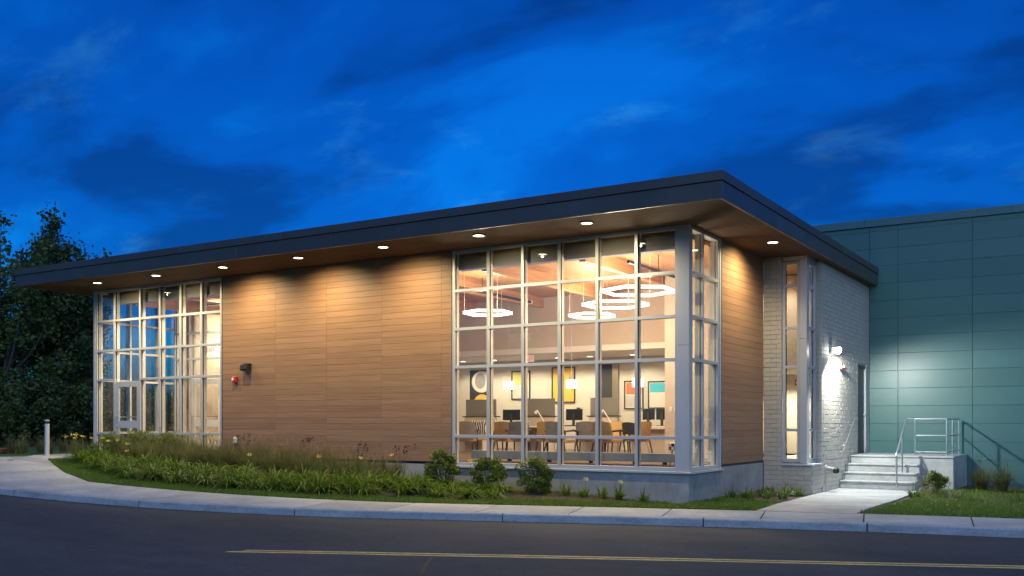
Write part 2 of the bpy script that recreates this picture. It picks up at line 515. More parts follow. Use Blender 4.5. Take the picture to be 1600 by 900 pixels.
def GZ(X, Y):
    X = np.asarray(X, dtype=float); Y = np.asarray(Y, dtype=float)
    z = Zg(X)
    b = B(X)
    s = sm((Y - b - 0.25) / np.maximum(-b - 0.25, 0.4))
    z = np.where((X < 0.3) & (Y < 12), z + np.maximum(W(X) - z, 0) * s, z)
    z = z - 0.09 * sm((X - 0.0) / 0.8) * sm((Y + 0.3) / 5.0)
    return z

gxs = np.unique(np.concatenate([np.linspace(-220, -40, 10), np.linspace(-40, -19, 8), np.arange(-19, 9.01, 0.4), np.linspace(9.5, 30, 8), np.linspace(40, 160, 7)]))
offs = np.concatenate([[-140, -80, -40, -20, -10, -5, -2, -0.6, 0.05], [0.10], np.arange(0.2, 13, 0.35), [14, 18, 26, 40, 80, 160, 300]])
verts = []
for o_ in offs:
    ys = K(gxs) + o_
    if o_ <= 0.05: zs = Zg(gxs) - 0.20
    else: zs = GZ(gxs, ys) - 0.02
    verts.append(np.stack([gxs, ys, zs], 1))
nr, ncx = len(offs), len(gxs)
idx = np.arange(nr * ncx).reshape(nr, ncx)
q = np.stack([idx[:-1, :-1], idx[:-1, 1:], idx[1:, 1:], idx[1:, :-1]], -1).reshape(-1, 4)
tag(np_mesh('ground', np.concatenate(verts), q, 4, 'grass_ground', smooth=True), kind='structure')

# road sheet
roffs = np.array([-60, -40, -24, -14, -9, -6, -4, -2.5, -1.2, -0.4, 0.02])
verts = np.concatenate([np.stack([gxs, K(gxs) + o_, Zg(gxs) - 0.125 - 0.006 * min(3, -o_) ], 1) for o_ in roffs])
idx = np.arange(len(roffs) * ncx).reshape(len(roffs), ncx)
q = np.stack([idx[:-1, :-1], idx[:-1, 1:], idx[1:, 1:], idx[1:, :-1]], -1).reshape(-1, 4)
road = tag(np_mesh('road', verts, q, 4, 'asphalt', smooth=True), kind='structure')
def road_z(x, y):
    return float(Zg(x)) - 0.125 - 0.006 * min(3, max(0, float(K(x)) - y))
# two yellow lines: their course on the asphalt
yx = np.array([-2.69, -0.19, 1.98, 4.03, 5.96]); yy = np.array([-8.55, -7.42, -6.50, -5.64, -4.83])
yp = np.polyfit(yx, yy, 2)
def yline(x): return float(np.polyval(yp, min(x, 6.0)) + max(0, x - 6.0) * 0.41)
for off, x0, m_ in ((-0.085, -2.78, 0), (0.085, -2.70, 0)):
    mb = MB(); xs = np.linspace(x0, 12, 60)
    for i in range(59):
        a, b_ = xs[i], xs[i + 1]; w = 0.052
        pa, pb = yline(a) + off, yline(b_) + off
        mb.quad((a, pa - w, road_z(a, pa) + 0.005), (b_, pb - w, road_z(b_, pb) + 0.005), (b_, pb + w, road_z(b_, pb) + 0.005), (a, pa + w, road_z(a, pa) + 0.005))
    tag(mb.build('road_line', 'yellow_paint', road), 'yellow painted centre line')
# sealed crack
mb = MB(); pts = [(-0.55, -7.15), (-0.40, -7.38), (-0.33, -7.62), (-0.12, -7.95), (0.05, -8.25), (0.22, -8.50), (0.44, -8.85), (0.52, -9.1), (0.8, -9.6)]
for (ax, ay), (bx, by) in zip(pts[:-1], pts[1:]):
    d = Vector((bx - ax, by - ay, 0)).normalized(); nx, ny = -d.y * 0.022, d.x * 0.022
    mb.quad((ax - nx, ay - ny, road_z(ax, ay) + 0.004), (bx - nx, by - ny, road_z(bx, by) + 0.004), (bx + nx, by + ny, road_z(bx, by) + 0.004), (ax + nx, ay + ny, road_z(ax, ay) + 0.004))
mb.build('sealed_crack', 'crack_seal', road)

# ---------------------------------------------------------------- sidewalk: kerb stones and slabs, each its own piece
sidewalk = tag(link(bpy.data.objects.new('sidewalk', None)), kind='structure')
KW = 0.16
def knorm(x):
    s = float(K(x + 0.01) - K(x - 0.01)) / 0.02
    n = Vector((-s, 1, 0)).normalized(); return n
kj = [-26, -23, -20, -17.4, -14.4, -11.4, -8.4, -5.35, -1.80, 1.32, 3.67, 6.7, 9.8, 13, 16, 19]
for a, b_ in zip(kj[:-1], kj[1:]):
    mb = MB(); n_ = 8; xs = np.linspace(a + 0.010, b_ - 0.010, n_)
    rows = []
    for x in xs:
        y = float(K(x)); n = knorm(x); z = float(Zg(x))
        p = Vector((x, y, 0)); k = len(mb.v)
        prof = [(-0.012, -0.22), (0.006, -0.02), (0.022, -0.002), (KW, 0.0), (KW, -0.22)]
        mb.v += [p + n * u + Vector((0, 0, z + v)) for u, v in prof]
        rows.append(k)
    for r0, r1 in zip(rows[:-1], rows[1:]):
        for i in range(5):
            j = (i + 1) % 5; mb.f.append((r0 + i, r1 + i, r1 + j, r0 + j))
    mb.f.append(tuple(rows[0] + i for i in range(5))); mb.f.append(tuple(rows[-1] + i for i in reversed(range(5))))
    mb.build('kerb_stone', 'kerb', sidewalk)
def back_pt(xf):
    n = knorm(xf); p = Vector((xf, float(K(xf)), 0)) + n * (KW + 0.008)
    lo, hi = 0.3, 5.0
    for _ in range(40):
        mid = (lo + hi) / 2; q_ = p + n * mid
        if q_.y < float(B(q_.x)): lo = mid
        else: hi = mid
    return p, p + n * lo
def slab(poly_front, poly_back, zoff=0.0, m='concrete', nm='paving_slab'):
    """ordered front and back points (same count) -> slab with chamfered look by small gap"""
    mb = MB(); n_ = len(poly_front)
    for pf, pb in zip(poly_front, poly_back):
        zf = float(Zg(pf[0])) + zoff; zb = float(Zg(pb[0])) + zoff
        mb.v += [Vector((pf[0], pf[1], zf)), Vector((pb[0], pb[1], zb)), Vector((pb[0], pb[1], zb - 0.1)), Vector((pf[0], pf[1], zf - 0.1))]
    for i in range(n_ - 1):
        a = i * 4; b = a + 4
        mb.f += [(a, b, b + 1, a + 1), (a + 1, b + 1, b + 2, a + 2), (a + 3, a, b, b + 3)[::-1], (a + 2, b + 2, b + 3, a + 3)]
    mb.f += [(0, 1, 2, 3), tuple((n_ - 1) * 4 + i for i in (3, 2, 1, 0))]
    return mb.build(nm, m, sidewalk)
sj = [-10.6, -9.9, -8.4, -6.85, -5.35, -3.82, -2.28, -0.78, 0.68, 2.15, 3.62, 5.1, 6.6, 8.1, 9.6, 11.2, 13, 15]
for a, b_ in zip(sj[:-1], sj[1:]):
    f, bk = [], []
    for x in np.linspace(a + 0.011, b_ - 0.011, 6):
        p, q_ = back_pt(x); f.append(p); bk.append(q_)
    slab(f, bk)
# the wide part that turns up to the entrance
fx = np.linspace(-21.5, -10.612, 26)
pf = [Vector((x, float(K(x)), 0)) + knorm(x) * (KW + 0.008) for x in fx]
p_last, q_last = back_pt(-10.612)
near = [(q_last.x, q_last.y), (-12.0, float(B(-12.0))), (-13.0, -3.85), (-14.05, -3.45), (-15.63, -2.66), (-16.6, -2.15), (-17.05, -1.75), (-17.1, -1.35), (-16.9, -1.05), (-15.7, -1.0), (-15.7, -0.12), (-17.3, -0.12)]
far = [(-18.35, -0.12), (-18.45, -1.0), (-18.25, -1.55), (-17.9, -2.0), (-17.35, -2.8), (-17.1, -3.2), (-17.6, -3.9), (-19.5, -4.7), (-21.5, -5.1)]
bm = bmesh.new()
loop = [bm.verts.new((p.x, p.y, float(Zg(p.x)) )) for p in pf] + [bm.verts.new((x, y, float(Zg(x)))) for x, y in near + far]
fc = bm.faces.new(loop)
bmesh.ops.triangulate(bm, faces=[fc])
r = bmesh.ops.extrude_face_region(bm, geom=bm.faces[:])
bmesh.ops.translate(bm, vec=(0, 0, -0.12), verts=[g for g in r['geom'] if isinstance(g, bmesh.types.BMVert)])
bmesh.ops.recalc_face_normals(bm, faces=bm.faces)
me = bpy.data.meshes.new('entrance_paving'); bm.to_mesh(me); bm.free(); me.materials.append(MATS['concrete'])
o = link(bpy.data.objects.new('entrance_paving', me)); o.parent = sidewalk
# walk up to the steps
walk = tag(link(bpy.data.objects.new('footpath', None)), kind='structure')
def wz(y): return 0.008 - 0.085 * float(sm((y + 0.3) / 5.0))
we = [(-0.95, -0.70, 1.60, 3.18), (0.85, 0.85, 1.43, 3.10), (2.4, 2.4, 1.29, 3.03), (4.40, 4.40, 1.11, 2.95), (6.985, 6.985, 1.085, 2.88)]
for (l0, r0, x0, x1), (l1, r1, x2, x3) in zip(we[:-1], we[1:]):
    g = 0.010
    mb = MB(); k = [Vector((x0, l0 + g, wz(l0))), Vector((x1, r0 + g, wz(r0))), Vector((x3, r1 - g, wz(r1))), Vector((x2, l1 - g, wz(l1)))]
    mb.v = k + [p - Vector((0, 0, 0.12)) for p in k]
    mb.f = [(0, 1, 2, 3), (7, 6, 5, 4), (0, 4, 5, 1), (1, 5, 6, 2), (2, 6, 7, 3), (3, 7, 4, 0)]
    mb.build('paving_slab', 'concrete', walk)

# planting bed soil
def lawn_w(X): return np.interp(X, [-17, -15, -12, -8, -4, -1, 1], [0.5, 0.75, 0.85, 0.8, 0.75, 0.75, 0.7])
bx_ = np.linspace(-16.9, -0.35, 56); fr = np.linspace(0, 1, 12)
verts = []
for t in fr:
    y0 = B(bx_) + lawn_w(bx_); y1 = np.full_like(bx_, -0.02); y = y0 * (1 - t) + y1 * t
    verts.append(np.stack([bx_, y, GZ(bx_, y) - 0.008 + 0.03 * math.sin(math.pi * t)], 1))
idx = np.arange(len(fr) * len(bx_)).reshape(len(fr), len(bx_))
q = np.stack([idx[:-1, :-1], idx[:-1, 1:], idx[1:, 1:], idx[1:, :-1]], -1).reshape(-1, 4)
tag(np_mesh('planting_bed_soil', np.concatenate(verts), q, 4, 'mulch', smooth=True), kind='structure')
def soil_patch(poly, name='planting_bed_soil'):
    bm = bmesh.new(); vs = [bm.verts.new((x, y, 0)) for x, y in poly]; f = bm.faces.new(vs)
    bmesh.ops.triangulate(bm, faces=[f]); 
    for _ in range(3): bmesh.ops.subdivide_edges(bm, edges=bm.edges[:], cuts=1, use_grid_fill=True)
    for v in bm.verts: v.co.z = float(GZ(v.co.x, v.co.y)) - 0.008
    me = bpy.data.meshes.new(name); bm.to_mesh(me); bm.free(); me.materials.append(MATS['mulch'])
    return tag(link(bpy.data.objects.new(name, me)), kind='structure')
soil_patch([(0.02, 0.9), (1.15, 1.6), (1.22, 3.0), (1.06, 4.45), (0.02, 4.45)])
soil_patch([(2.98, 4.3), (4.2, 3.1), (6.5, 3.6), (12, 5.6), (12, 10.3), (3.52, 10.3), (3.52, 7.2), (2.93, 6.9)])

# litter blown into the gutter
nl = 420
lx = RNG.uniform(-13, 9, nl); ld = np.abs(RNG.normal(0.05, 0.16, nl)) + 0.03
ly = K(lx) - ld; lz = np.array([road_z(a, b) for a, b in zip(lx, ly)]) + 0.006
la = RNG.uniform(0, 6.28, nl); ls = RNG.uniform(0.008, 0.022, nl)
lv = np.stack([np.stack([lx + ls * np.cos(la + k * 1.57) * (1 if k % 2 else 0.55), ly + ls * np.sin(la + k * 1.57) * (1 if k % 2 else 0.55), lz + RNG.uniform(0, 0.006, nl)], 1) for k in range(4)], 1).reshape(-1, 3)
tag(np_mesh('leaf_litter', lv, np.arange(nl * 4).reshape(nl, 4), 4, 'mulch'), 'dry leaf litter and grit along the gutter', 'litter', kind='stuff')

# ================================================================== the office building
OB = root('office_building', (-6.0, 4.0, 0.0), 'low office building with dark flat roof, wood cladding and lit glass walls', 'building')
ZS, ZH = 5.23, 5.23          # soffit
TR = [4.355, 3.525, 2.705, 1.217]   # transom heights
SILL = 0.585
FZ = 0.68                    # floor inside
YT = 10.33                   # where the teal building starts

# roof ------------------------------------------------------------
RX0, RX1, RY0, RY1 = -18.72, 1.30, -1.80, YT - 0.01
roof = BOX('roof', (RX0 + 0.06, RY0 + 0.06, ZS + 0.025), (RX1 - 0.06, RY1, 5.60), 'roofing', OB)
def run(a, b, n): 
    s = np.linspace(a, b, n + 1); return list(zip(s[:-1], s[1:]))
for a, b in run(RX0, RX1, 7):
    BOX('fascia_panel', (a + 0.002, RY0, ZS - 0.02), (b - 0.002, RY0 + 0.05, 5.505), 'fascia', roof, 0.004)
for a, b in run(RX0 - 0.02, RX1 + 0.02, 6):
    BOX('roof_flashing', (a + 0.002, RY0 - 0.022, 5.515), (b - 0.002, RY0 + 0.055, 5.675), 'flashing', roof, 0.004)
for a, b in run(RY0 + 0.055, RY1, 4):
    BOX('fascia_panel', (RX1 - 0.05, a + 0.002, ZS - 0.02), (RX1, b - 0.002, 5.505), 'fascia', roof, 0.004)
    BOX('roof_flashing', (RX1 - 0.055, a + 0.002, 5.515), (RX1 + 0.022, b - 0.002, 5.675), 'flashing', roof, 0.004)
for a, b in run(RY0 + 0.055, RY1, 4):
    BOX('fascia_panel', (RX0, a + 0.002, ZS - 0.02), (RX0 + 0.05, b - 0.002, 5.505), 'fascia', roof, 0.004)
    BOX('roof_flashing', (RX0 - 0.022, a + 0.002, 5.515), (RX0 + 0.055, b - 0.002, 5.675), 'flashing', roof, 0.004)
# soffit boards, front, right and left overhangs
nb = 12
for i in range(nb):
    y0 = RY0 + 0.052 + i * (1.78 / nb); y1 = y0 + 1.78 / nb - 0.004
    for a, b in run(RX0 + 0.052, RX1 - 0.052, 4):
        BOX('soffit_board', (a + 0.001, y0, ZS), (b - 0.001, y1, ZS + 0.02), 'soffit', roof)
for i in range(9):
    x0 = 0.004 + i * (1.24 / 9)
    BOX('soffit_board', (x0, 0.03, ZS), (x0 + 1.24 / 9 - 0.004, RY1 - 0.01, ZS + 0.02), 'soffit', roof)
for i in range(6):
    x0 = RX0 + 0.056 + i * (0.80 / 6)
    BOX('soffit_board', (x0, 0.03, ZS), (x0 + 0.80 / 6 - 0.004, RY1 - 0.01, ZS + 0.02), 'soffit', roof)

# wood walls ------------------------------------------------------
NR = 33; Z0W = 0.655; P = (ZS - Z0W) / NR; GAP = 0.0035
ww = BOX('wood_wall', (-12.60, 0.028, 0.60), (-5.45, 0.20, ZS + 0.01), 'backing', OB)
joints = [-12.60, -10.735, -9.06, -7.39, -5.715, -5.445]
for r_ in range(NR):
    z0 = Z0W + r_ * P
    for a, b in zip(joints[:-1], joints[1:]):
        j = random.uniform(-0.0012, 0.0012)
        BOX('plank', (a + 0.0012, 0.0 + j, z0 + GAP / 2), (b - 0.0012, 0.022 + j, z0 + P - GAP / 2), 'wood', ww, 0.0022)
BOX('starter_strip', (-12.60, 0.006, 0.625), (-5.45, 0.027, 0.652), 'black_metal', ww)
ws = BOX('wood_wall', (-0.22, 1.80, 0.60), (-0.028, 4.515, ZS + 0.01), 'backing', OB)
for r_ in range(NR):
    z0 = Z0W + r_ * P; j = random.uniform(-0.0012, 0.0012)
    BOX('plank', (-0.022 + j, 1.80, z0 + GAP / 2), (0.0 + j, 4.505, z0 + P - GAP / 2), 'wood_side', ws, 0.0022)
BOX('starter_strip', (-0.027, 1.80, 0.615), (-0.004, 4.51, 0.650), 'black_metal', ws)

# concrete base ---------------------------------------------------
cb = BOX('concrete_base', (-12.62, 0.10, -0.35), (-5.46, 0.40, 0.598), 'concrete_base', OB)
for a, b in ((-12.63, -9.1), (-9.1, -5.46)):
    BOX('base_section', (a + 0.004, 0.012, -0.35), (b - 0.004, 0.098, 0.60), 'concrete_base', cb, 0.006)
for a, b in ((-5.46, -2.75), (-2.75, 0.0)):
    BOX('base_section', (a + 0.003, -0.012, -0.35), (b - 0.003 if b < 0 else 0.012, 0.25, 0.535), 'concrete_base', cb, 0.006)
for a, b in ((0.252, 1.79), (1.79, 4.51)):
    BOX('base_section', (-0.24, a, -0.35), (0.012 if b < 2 else -0.006, b, 0.535 if b < 2 else 0.612), 'concrete_base', cb, 0.006)
BOX('base_section', (-17.86, 0.0, -0.1), (-12.635, 0.25, 0.585), 'concrete_base', cb, 0.006)
BOX('base_section', (-17.86, 0.252, -0.1), (-17.62, 9.9, 0.585), 'concrete_base', cb, 0.006)

# glazed walls ----------------------------------------------------
FW = 0.062    # face width of mullions
def glazed(name, axis, c, stations, zs, parent, out, posts=(), depth=0.17, skip=(), fw=FW):
    """axis 'x': wall runs along X on the plane Y=c; out = -1 or +1 is the side that faces outdoors.
       zs from top to bottom: head, transoms..., sill"""
    def bx(nm, a0, a1, d0, d1, z0, z1, m, bev=0.0):
        # d measured inwards from the outer face
        q0, q1 = sorted((c - out * d0, c - out * d1))
        if axis == 'x': return BOX(nm, (a0, q0, z0), (a1, q1, z1), m, par, bev)
        return BOX(nm, (q0, a0, z0), (q1, a1, z1), m, par, bev)
    par = parent
    s0, s1 = stations[0], stations[-1]
    par = bx(name, s0 + fw / 2, s1 - fw / 2, 0.004, depth, zs[0] - fw, zs[0] - 0.002, 'aluminium')   # the head bar carries the frame
    for i, s in enumerate(stations):
        bx('mullion', s - fw / 2, s + fw / 2, 0.0, 0.05, zs[-1], zs[0], 'aluminium', 0.003)
        bx('mullion', s - fw / 2 + 0.002, s + fw / 2 - 0.002, 0.072, depth, zs[-1] + 0.002, zs[0] - fw - 0.002, 'aluminium_inner')
        bx('gasket', s - 0.012, s + 0.012, 0.051, 0.071, zs[-1] + 0.01, zs[0] - fw - 0.01, 'gasket')
    rows = list(zip(zs[:-1], zs[1:]))
    for i, (a, b) in enumerate(zip(stations[:-1], stations[1:])):
        for k, (zt, zb) in enumerate(rows):
            if (i, k) in skip: continue
            top = zt - (fw if k == 0 else fw / 2); bot = zb + (0.075 if k == len(rows) - 1 else fw / 2)
            if (i, k + 1) not in skip and k < len(rows) - 1 or k == len(rows) - 1:
                h0, h1 = (zb - fw / 2, zb + fw / 2) if k < len(rows) - 1 else (zb, zb + 0.075)
                bx('transom', a + fw / 2 + 0.0005, b - fw / 2 - 0.0005, 0.003, 0.05, h0, h1, 'aluminium', 0.002)
                bx('transom', a + fw / 2 + 0.0005, b - fw / 2 - 0.0005, 0.072, depth - 0.01, h0 + 0.002, h1 - 0.002, 'aluminium_inner')
            bx('pane', a + fw / 2 - 0.012, b - fw / 2 + 0.012, 0.053, 0.063, bot - 0.010, top + 0.010, 'glass')
            # dark rubber line round the pane
            bx('gasket', a + fw / 2 + 0.0005, a + fw / 2 + 0.014, 0.040, 0.051, bot, top, 'gasket')
    return par
MX = [-5.39, -4.506, -3.650, -2.785, -1.930, -1.078, -0.245]
mw = glazed('window_wall', 'x', 0.0, MX, [ZH] + TR + [SILL], OB, -1)
SY = [0.17, 0.775, 1.60]
sw = glazed('window_wall', 'y', 0.0, SY, [ZH] + TR + [SILL], OB, 1)
# corner post: wide sheet metal in two lifts
BOX('corner_post', (-0.212, -0.018, SILL), (0.018, 0.136, 2.96), 'aluminium', mw, 0.004)
BOX('corner_post', (-0.212, -0.018, 2.966), (0.018, 0.136, ZH - 0.002), 'aluminium', mw, 0.004)
BOX('end_post', (-0.15, 1.633, SILL), (0.012, 1.735, ZH - 0.002), 'aluminium', sw, 0.003)
BOX('dark_joint', (-0.10, 1.737, SILL), (-0.012, 1.798, ZH - 0.004), 'gasket', sw)
BOX('jamb_trim', (-5.444, 0.004, SILL), (-5.424, 0.05, ZH - 0.002), 'gasket', mw)
BOX('sill_ledge', (-5.42, -0.055, 0.540), (0.058, 0.11, 0.583), 'aluminium', mw, 0.004)
BOX('sill_ledge', (-0.10, 0.112, 0.540), (0.058, 1.775, 0.583), 'aluminium', sw, 0.004)
BOX('end_post', (-5.424, -0.010, SILL), (-5.421 + 0.0, 0.17, ZH - 0.002), 'aluminium', mw)

# entrance: glazed front, left side and the inner screen of the vestibule
EX = [-17.74, -16.955, -15.855, -15.04, -14.22, -13.405, -12.665]
ew = glazed('entrance_glazing', 'x', 0.0, EX, [ZH] + TR + [SILL], OB, -1, skip={(1, 3), (1, 4)})
BOX('corner_post', (-17.86, -0.012, SILL - 0.1), (-17.772, 0.10, 4.05), 'aluminium', ew, 0.004)
BOX('corner_post', (-17.86, -0.012, 4.056), (-17.772, 0.10, ZH - 0.002), 'aluminium', ew, 0.004)
BOX('jamb_trim', (-12.633, 0.004, SILL), (-12.603, 0.05, ZH - 0.002), 'gasket', ew)
EY = [0.14, 1.10, 2.10, 3.10]
BOX('side_wall', (-17.86, 3.14, 0.59), (-17.64, 9.98, ZH - 0.002), 'wood_side', OB)
el = glazed('side_glazing', 'y', -17.86, EY, [ZH, 4.355, 3.525, 2.705, 1.217, SILL], OB, -1)
IX = [-17.62, -16.88, -15.56, -14.62, -13.70, -12.72]
ei = glazed('vestibule_screen', 'x', 2.60, IX, [5.05, 4.20, 3.42, 2.86, 1.217, FZ + 0.01], OB, -1, depth=0.14, skip={(1, 3), (1, 4)})
def glass_door(name, x0, x1, y, z0, z1, parent, label, m='aluminium'):
    st = 0.13
    d = BOX(name, (x0 + st + 0.003, y + 0.004, z0), (x1 - st - 0.003, y + 0.046, z0 + 0.26), m, parent, 0.003)   # bottom rail
    tag(d, label)
    BOX('stile', (x0 + 0.003, y, z0), (x0 + st, y + 0.05, z1), m, d, 0.003)
    BOX('stile', (x1 - st, y, z0), (x1 - 0.003, y + 0.05, z1), m, d, 0.003)
    BOX('rail', (x0 + st + 0.003, y + 0.004, z1 - 0.16), (x1 - st - 0.003, y + 0.046, z1), m, d, 0.003)
    zm = z0 + 0.80
    BOX('rail', (x0 + st + 0.003, y + 0.004, zm - 0.10), (x1 - st - 0.003, y + 0.046, zm + 0.10), m, d, 0.003)
    BOX('pane', (x0 + st, y + 0.02, z0 + 0.262), (x1 - st, y + 0.03, zm - 0.102), 'glass', d)
    BOX('pane', (x0 + st, y + 0.02, zm + 0.102), (x1 - st, y + 0.03, z1 - 0.162), 'glass', d)
    mb = MB().tube([(x0 + 0.05, y + 0.06, zm + 0.21), (x0 + 0.05, y + 0.11, zm + 0.21), (x1 - 0.05, y + 0.11, zm + 0.21), (x1 - 0.05, y + 0.06, zm + 0.21)], 0.016, 8)
    mb.build('push_bar', 'steel', d)
    mb = MB().tube([(x0 + 0.07, y, zm - 0.02), (x0 + 0.07, y - 0.07, zm - 0.02), (x0 + 0.07, y - 0.07, zm + 0.24), (x0 + 0.07, y, zm + 0.24)], 0.013, 8)
    mb.build('handle', 'steel', d)
    return d
glass_door('entrance_door', -16.922, -15.888, 0.03, 0.66, 2.655, OB, 'outer aluminium and glass entrance door')
glass_door('entrance_door', -16.845, -15.595, 2.62, FZ + 0.012, 2.82, OB, 'inner vestibule glass door', 'aluminium_inner')

# painted brick block at the right: bricks laid one by one
BW, BH, BG, BD = 0.296, 0.0975, 0.0077, 0.09
bw = BOX('brick_wall', (0.0, 4.530, -0.40), (0.40, 4.64, 5.228), 'mortar', OB)
X1B, Y0B, Y1B = 1.077, 4.523, YT - 0.012
BOX('mortar_core', (0.005, Y0B + 0.006, -0.40), (X1B - 0.006, 5.40, 0.53), 'mortar', bw)
BOX('mortar_core', (0.94, 5.405, -0.40), (X1B - 0.006, 9.00, 5.226), 'mortar', bw)
BOX('mortar_core', (0.405, 9.002, 3.02), (X1B - 0.006, Y1B, 5.226), 'mortar', bw)
BOX('mortar_core', (0.405, 9.93, -0.40), (X1B - 0.006, Y1B, 3.018), 'mortar', bw)
BOX('mortar_core', (0.405, 9.002, -0.40), (X1B - 0.006, 9.928, 0.69), 'mortar', bw)
DOOR = (9.02, 9.91, 0.70, 3.0)
bricks = []      # lo, hi
def course(row, z, x0, x1, face):
    L_ = BW + BG
    off = 0.0 if row % 2 == 0 else L_ / 2
    a = x0 - off
    while a < x1 - 0.02:
        lo, hi = max(a, x0), min(a + BW, x1)
        if hi - lo > 0.03:
            j = random.uniform(-0.0018, 0.0018); jz = random.uniform(-0.0012, 0.0012)
            bricks.append((face, lo, hi, z + jz, j))
        a += L_
nrow = int((5.226 + 0.40) / (BH + BG))
for r_ in range(nrow):
    z = -0.40 + r_ * (BH + BG)
    if z + BH > 5.226: break
    if z + BH < -0.12: continue
    low = z + BH < 0.54
    course(r_, z, 0.004, X1B if low else 0.41, 'front')
    if not low and z < 5.1:
        course(r_, z, 0.94, X1B, 'reveal')
    s0 = Y0B + 0.10 if low else 5.405 + 0.10
    if z > DOOR[3] or z + BH < DOOR[2] - 0.0:
        course(r_, z, s0, Y1B, 'side')
    else:
        course(r_, z, s0, DOOR[0] - 0.06, 'side')
        course(r_, z, DOOR[1] + 0.06, Y1B, 'side')
def brick_box(b):
    face, a, c, z, j = b
    if face == 'front': return (a, Y0B - 0.004 + j, z), (c, Y0B + BD, z + BH)
    if face == 'reveal': return (a, 5.395 + j, z), (c, 5.395 + 0.10, z + BH)
    return (X1B - BD, a, z), (X1B + 0.004 + j, c, z + BH)
order = sorted(bricks, key=lambda b: (b[0] != 'front', b[0] == 'reveal', (b[1] if b[0] == 'side' else 0) + abs(b[3] - 1.6) * 0.6))
for b in order[:300]:
    lo, hi = brick_box(b)
    BOX('brick', lo, hi, 'brick', bw, 0.004)
mb = MB()
for b in order[300:]:
    lo, hi = brick_box(b); mb.box(lo, hi)
tag(mb.build('brick', 'brick', bw), kind='stuff')

# tall narrow corner window in the brick
by = glazed('corner_window', 'x', 4.60, [0.445, 0.765], [5.115, 4.575, 3.63, 2.76, 1.345, 0.625], OB, -1, depth=0.10)
by2 = glazed('corner_window', 'y', 0.945, [4.80, 5.355], [5.115, 4.575, 3.63, 2.76, 1.345, 0.625], OB, 1, depth=0.10)
BOX('corner_post', (0.800, 4.585, 0.60), (0.955, 4.765, 3.38), 'aluminium', by, 0.004)
BOX('corner_post', (0.800, 4.585, 3.385), (0.955, 4.765, 5.14), 'aluminium', by, 0.004)
BOX('head_panel', (0.412, 4.592, 5.142), (0.950, 5.39, 5.226), 'aluminium', by)
BOX('sill_ledge', (0.405, 4.490, 0.548), (1.110, 5.392, 0.590), 'aluminium', by, 0.004)
# service door
sd = BOX('service_door', (X1B - 0.085, DOOR[0] + 0.01, DOOR[2] + 0.01), (X1B - 0.035, DOOR[1] - 0.03, DOOR[3] - 0.05), 'door_grey', OB, 0.003)
BOX('door_frame', (X1B - 0.12, DOOR[0] - 0.055, DOOR[2]), (X1B + 0.010, DOOR[0] + 0.006, DOOR[3]), 'door_grey', sd)
BOX('door_frame', (X1B - 0.12, DOOR[1] - 0.028, DOOR[2]), (X1B + 0.012, DOOR[1] + 0.058, DOOR[3]), 'grey_plastic', sd)
BOX('door_frame', (X1B - 0.12, DOOR[0] + 0.008, DOOR[3] - 0.048), (X1B + 0.010, DOOR[1] - 0.030, DOOR[3]), 'door_grey', sd)
mb = MB().tube([(X1B - 0.03, 9.78, 1.72), (X1B + 0.03, 9.78, 1.72), (X1B + 0.03, 9.66, 1.72)], 0.011, 8); mb.build('handle', 'steel', sd)
BOX('threshold', (X1B - 0.12, DOOR[0], DOOR[2] - 0.004), (X1B + 0.02, DOOR[1] - 0.03, DOOR[2] + 0.008), 'steel', sd)

# ================================================================== teal building
TB = root('metal_panel_building', (8, 14, -0.3), 'teal metal-panelled building rising behind the right end of the roof', 'building')
TW = BOX('panel_wall', (-2.6, YT + 0.035, -0.45), (26.0, 24.0, 6.80), 'teal_dark', TB)
xs = [1.082, 1.816, 3.63, 5.44, 7.25, 9.06, 10.87, 12.68]
ph = 0.4710; zr = 3.375
k0 = -8
zz = [zr + ph * k for k in range(-8, 8)]
zz = [z for z in zz if z < 6.70] + [6.79]
for a, b in zip(xs[:-1], xs[1:]):
    for z0, z1 in zip(zz[:-1], zz[1:]):
        BOX('wall_panel', (a + 0.0035, YT, z0 + 0.002), (b - 0.0035, YT + 0.03, z1 - 0.002), 'teal', TW, 0.004)
up = [z for z in zz if z > 5.2]
xs2 = [-2.5, 0.005, 1.082]
for a, b in zip(xs2[:-1], xs2[1:]):
    for z0, z1 in zip(up[:-1], up[1:]):
        BOX('wall_panel', (a + 0.0035, YT, z0 + 0.002), (b - 0.0035, YT + 0.03, z1 - 0.002), 'teal', TW, 0.004)
for a, b in run(-2.62, 26.0, 8):
    BOX('coping', (a + 0.002, YT - 0.045, 6.80), (b - 0.002, YT + 0.35, 7.005), 'teal_cap', TW, 0.008)

# ================================================================== inside
def structure(o): return tag(o, kind='structure')
structure(BOX('interior_floor', (-17.60, 0.27, FZ - 0.12), (-0.25, 9.98, FZ), 'carpet'))
ceil = structure(BOX('ceiling', (-17.60, 0.27, 5.10), (-0.25, 9.98, 5.20), 'deck_wood'))
for x in (-16.6, -14.2, -11.9, -9.6, -7.25, -4.87, -2.47):
    BOX('beam', (x - 0.075, 0.42, 4.80), (x + 0.075, 6.98, 5.098), 'beam_wood', ceil, 0.006)
structure(BOX('window_bulkhead', (-5.42, 0.20, 4.83), (-0.30, 0.40, 5.098), 'bulkhead'))
structure(BOX('window_bulkhead', (-17.58, 0.20, 4.83), (-12.66, 0.40, 5.098), 'bulkhead'))
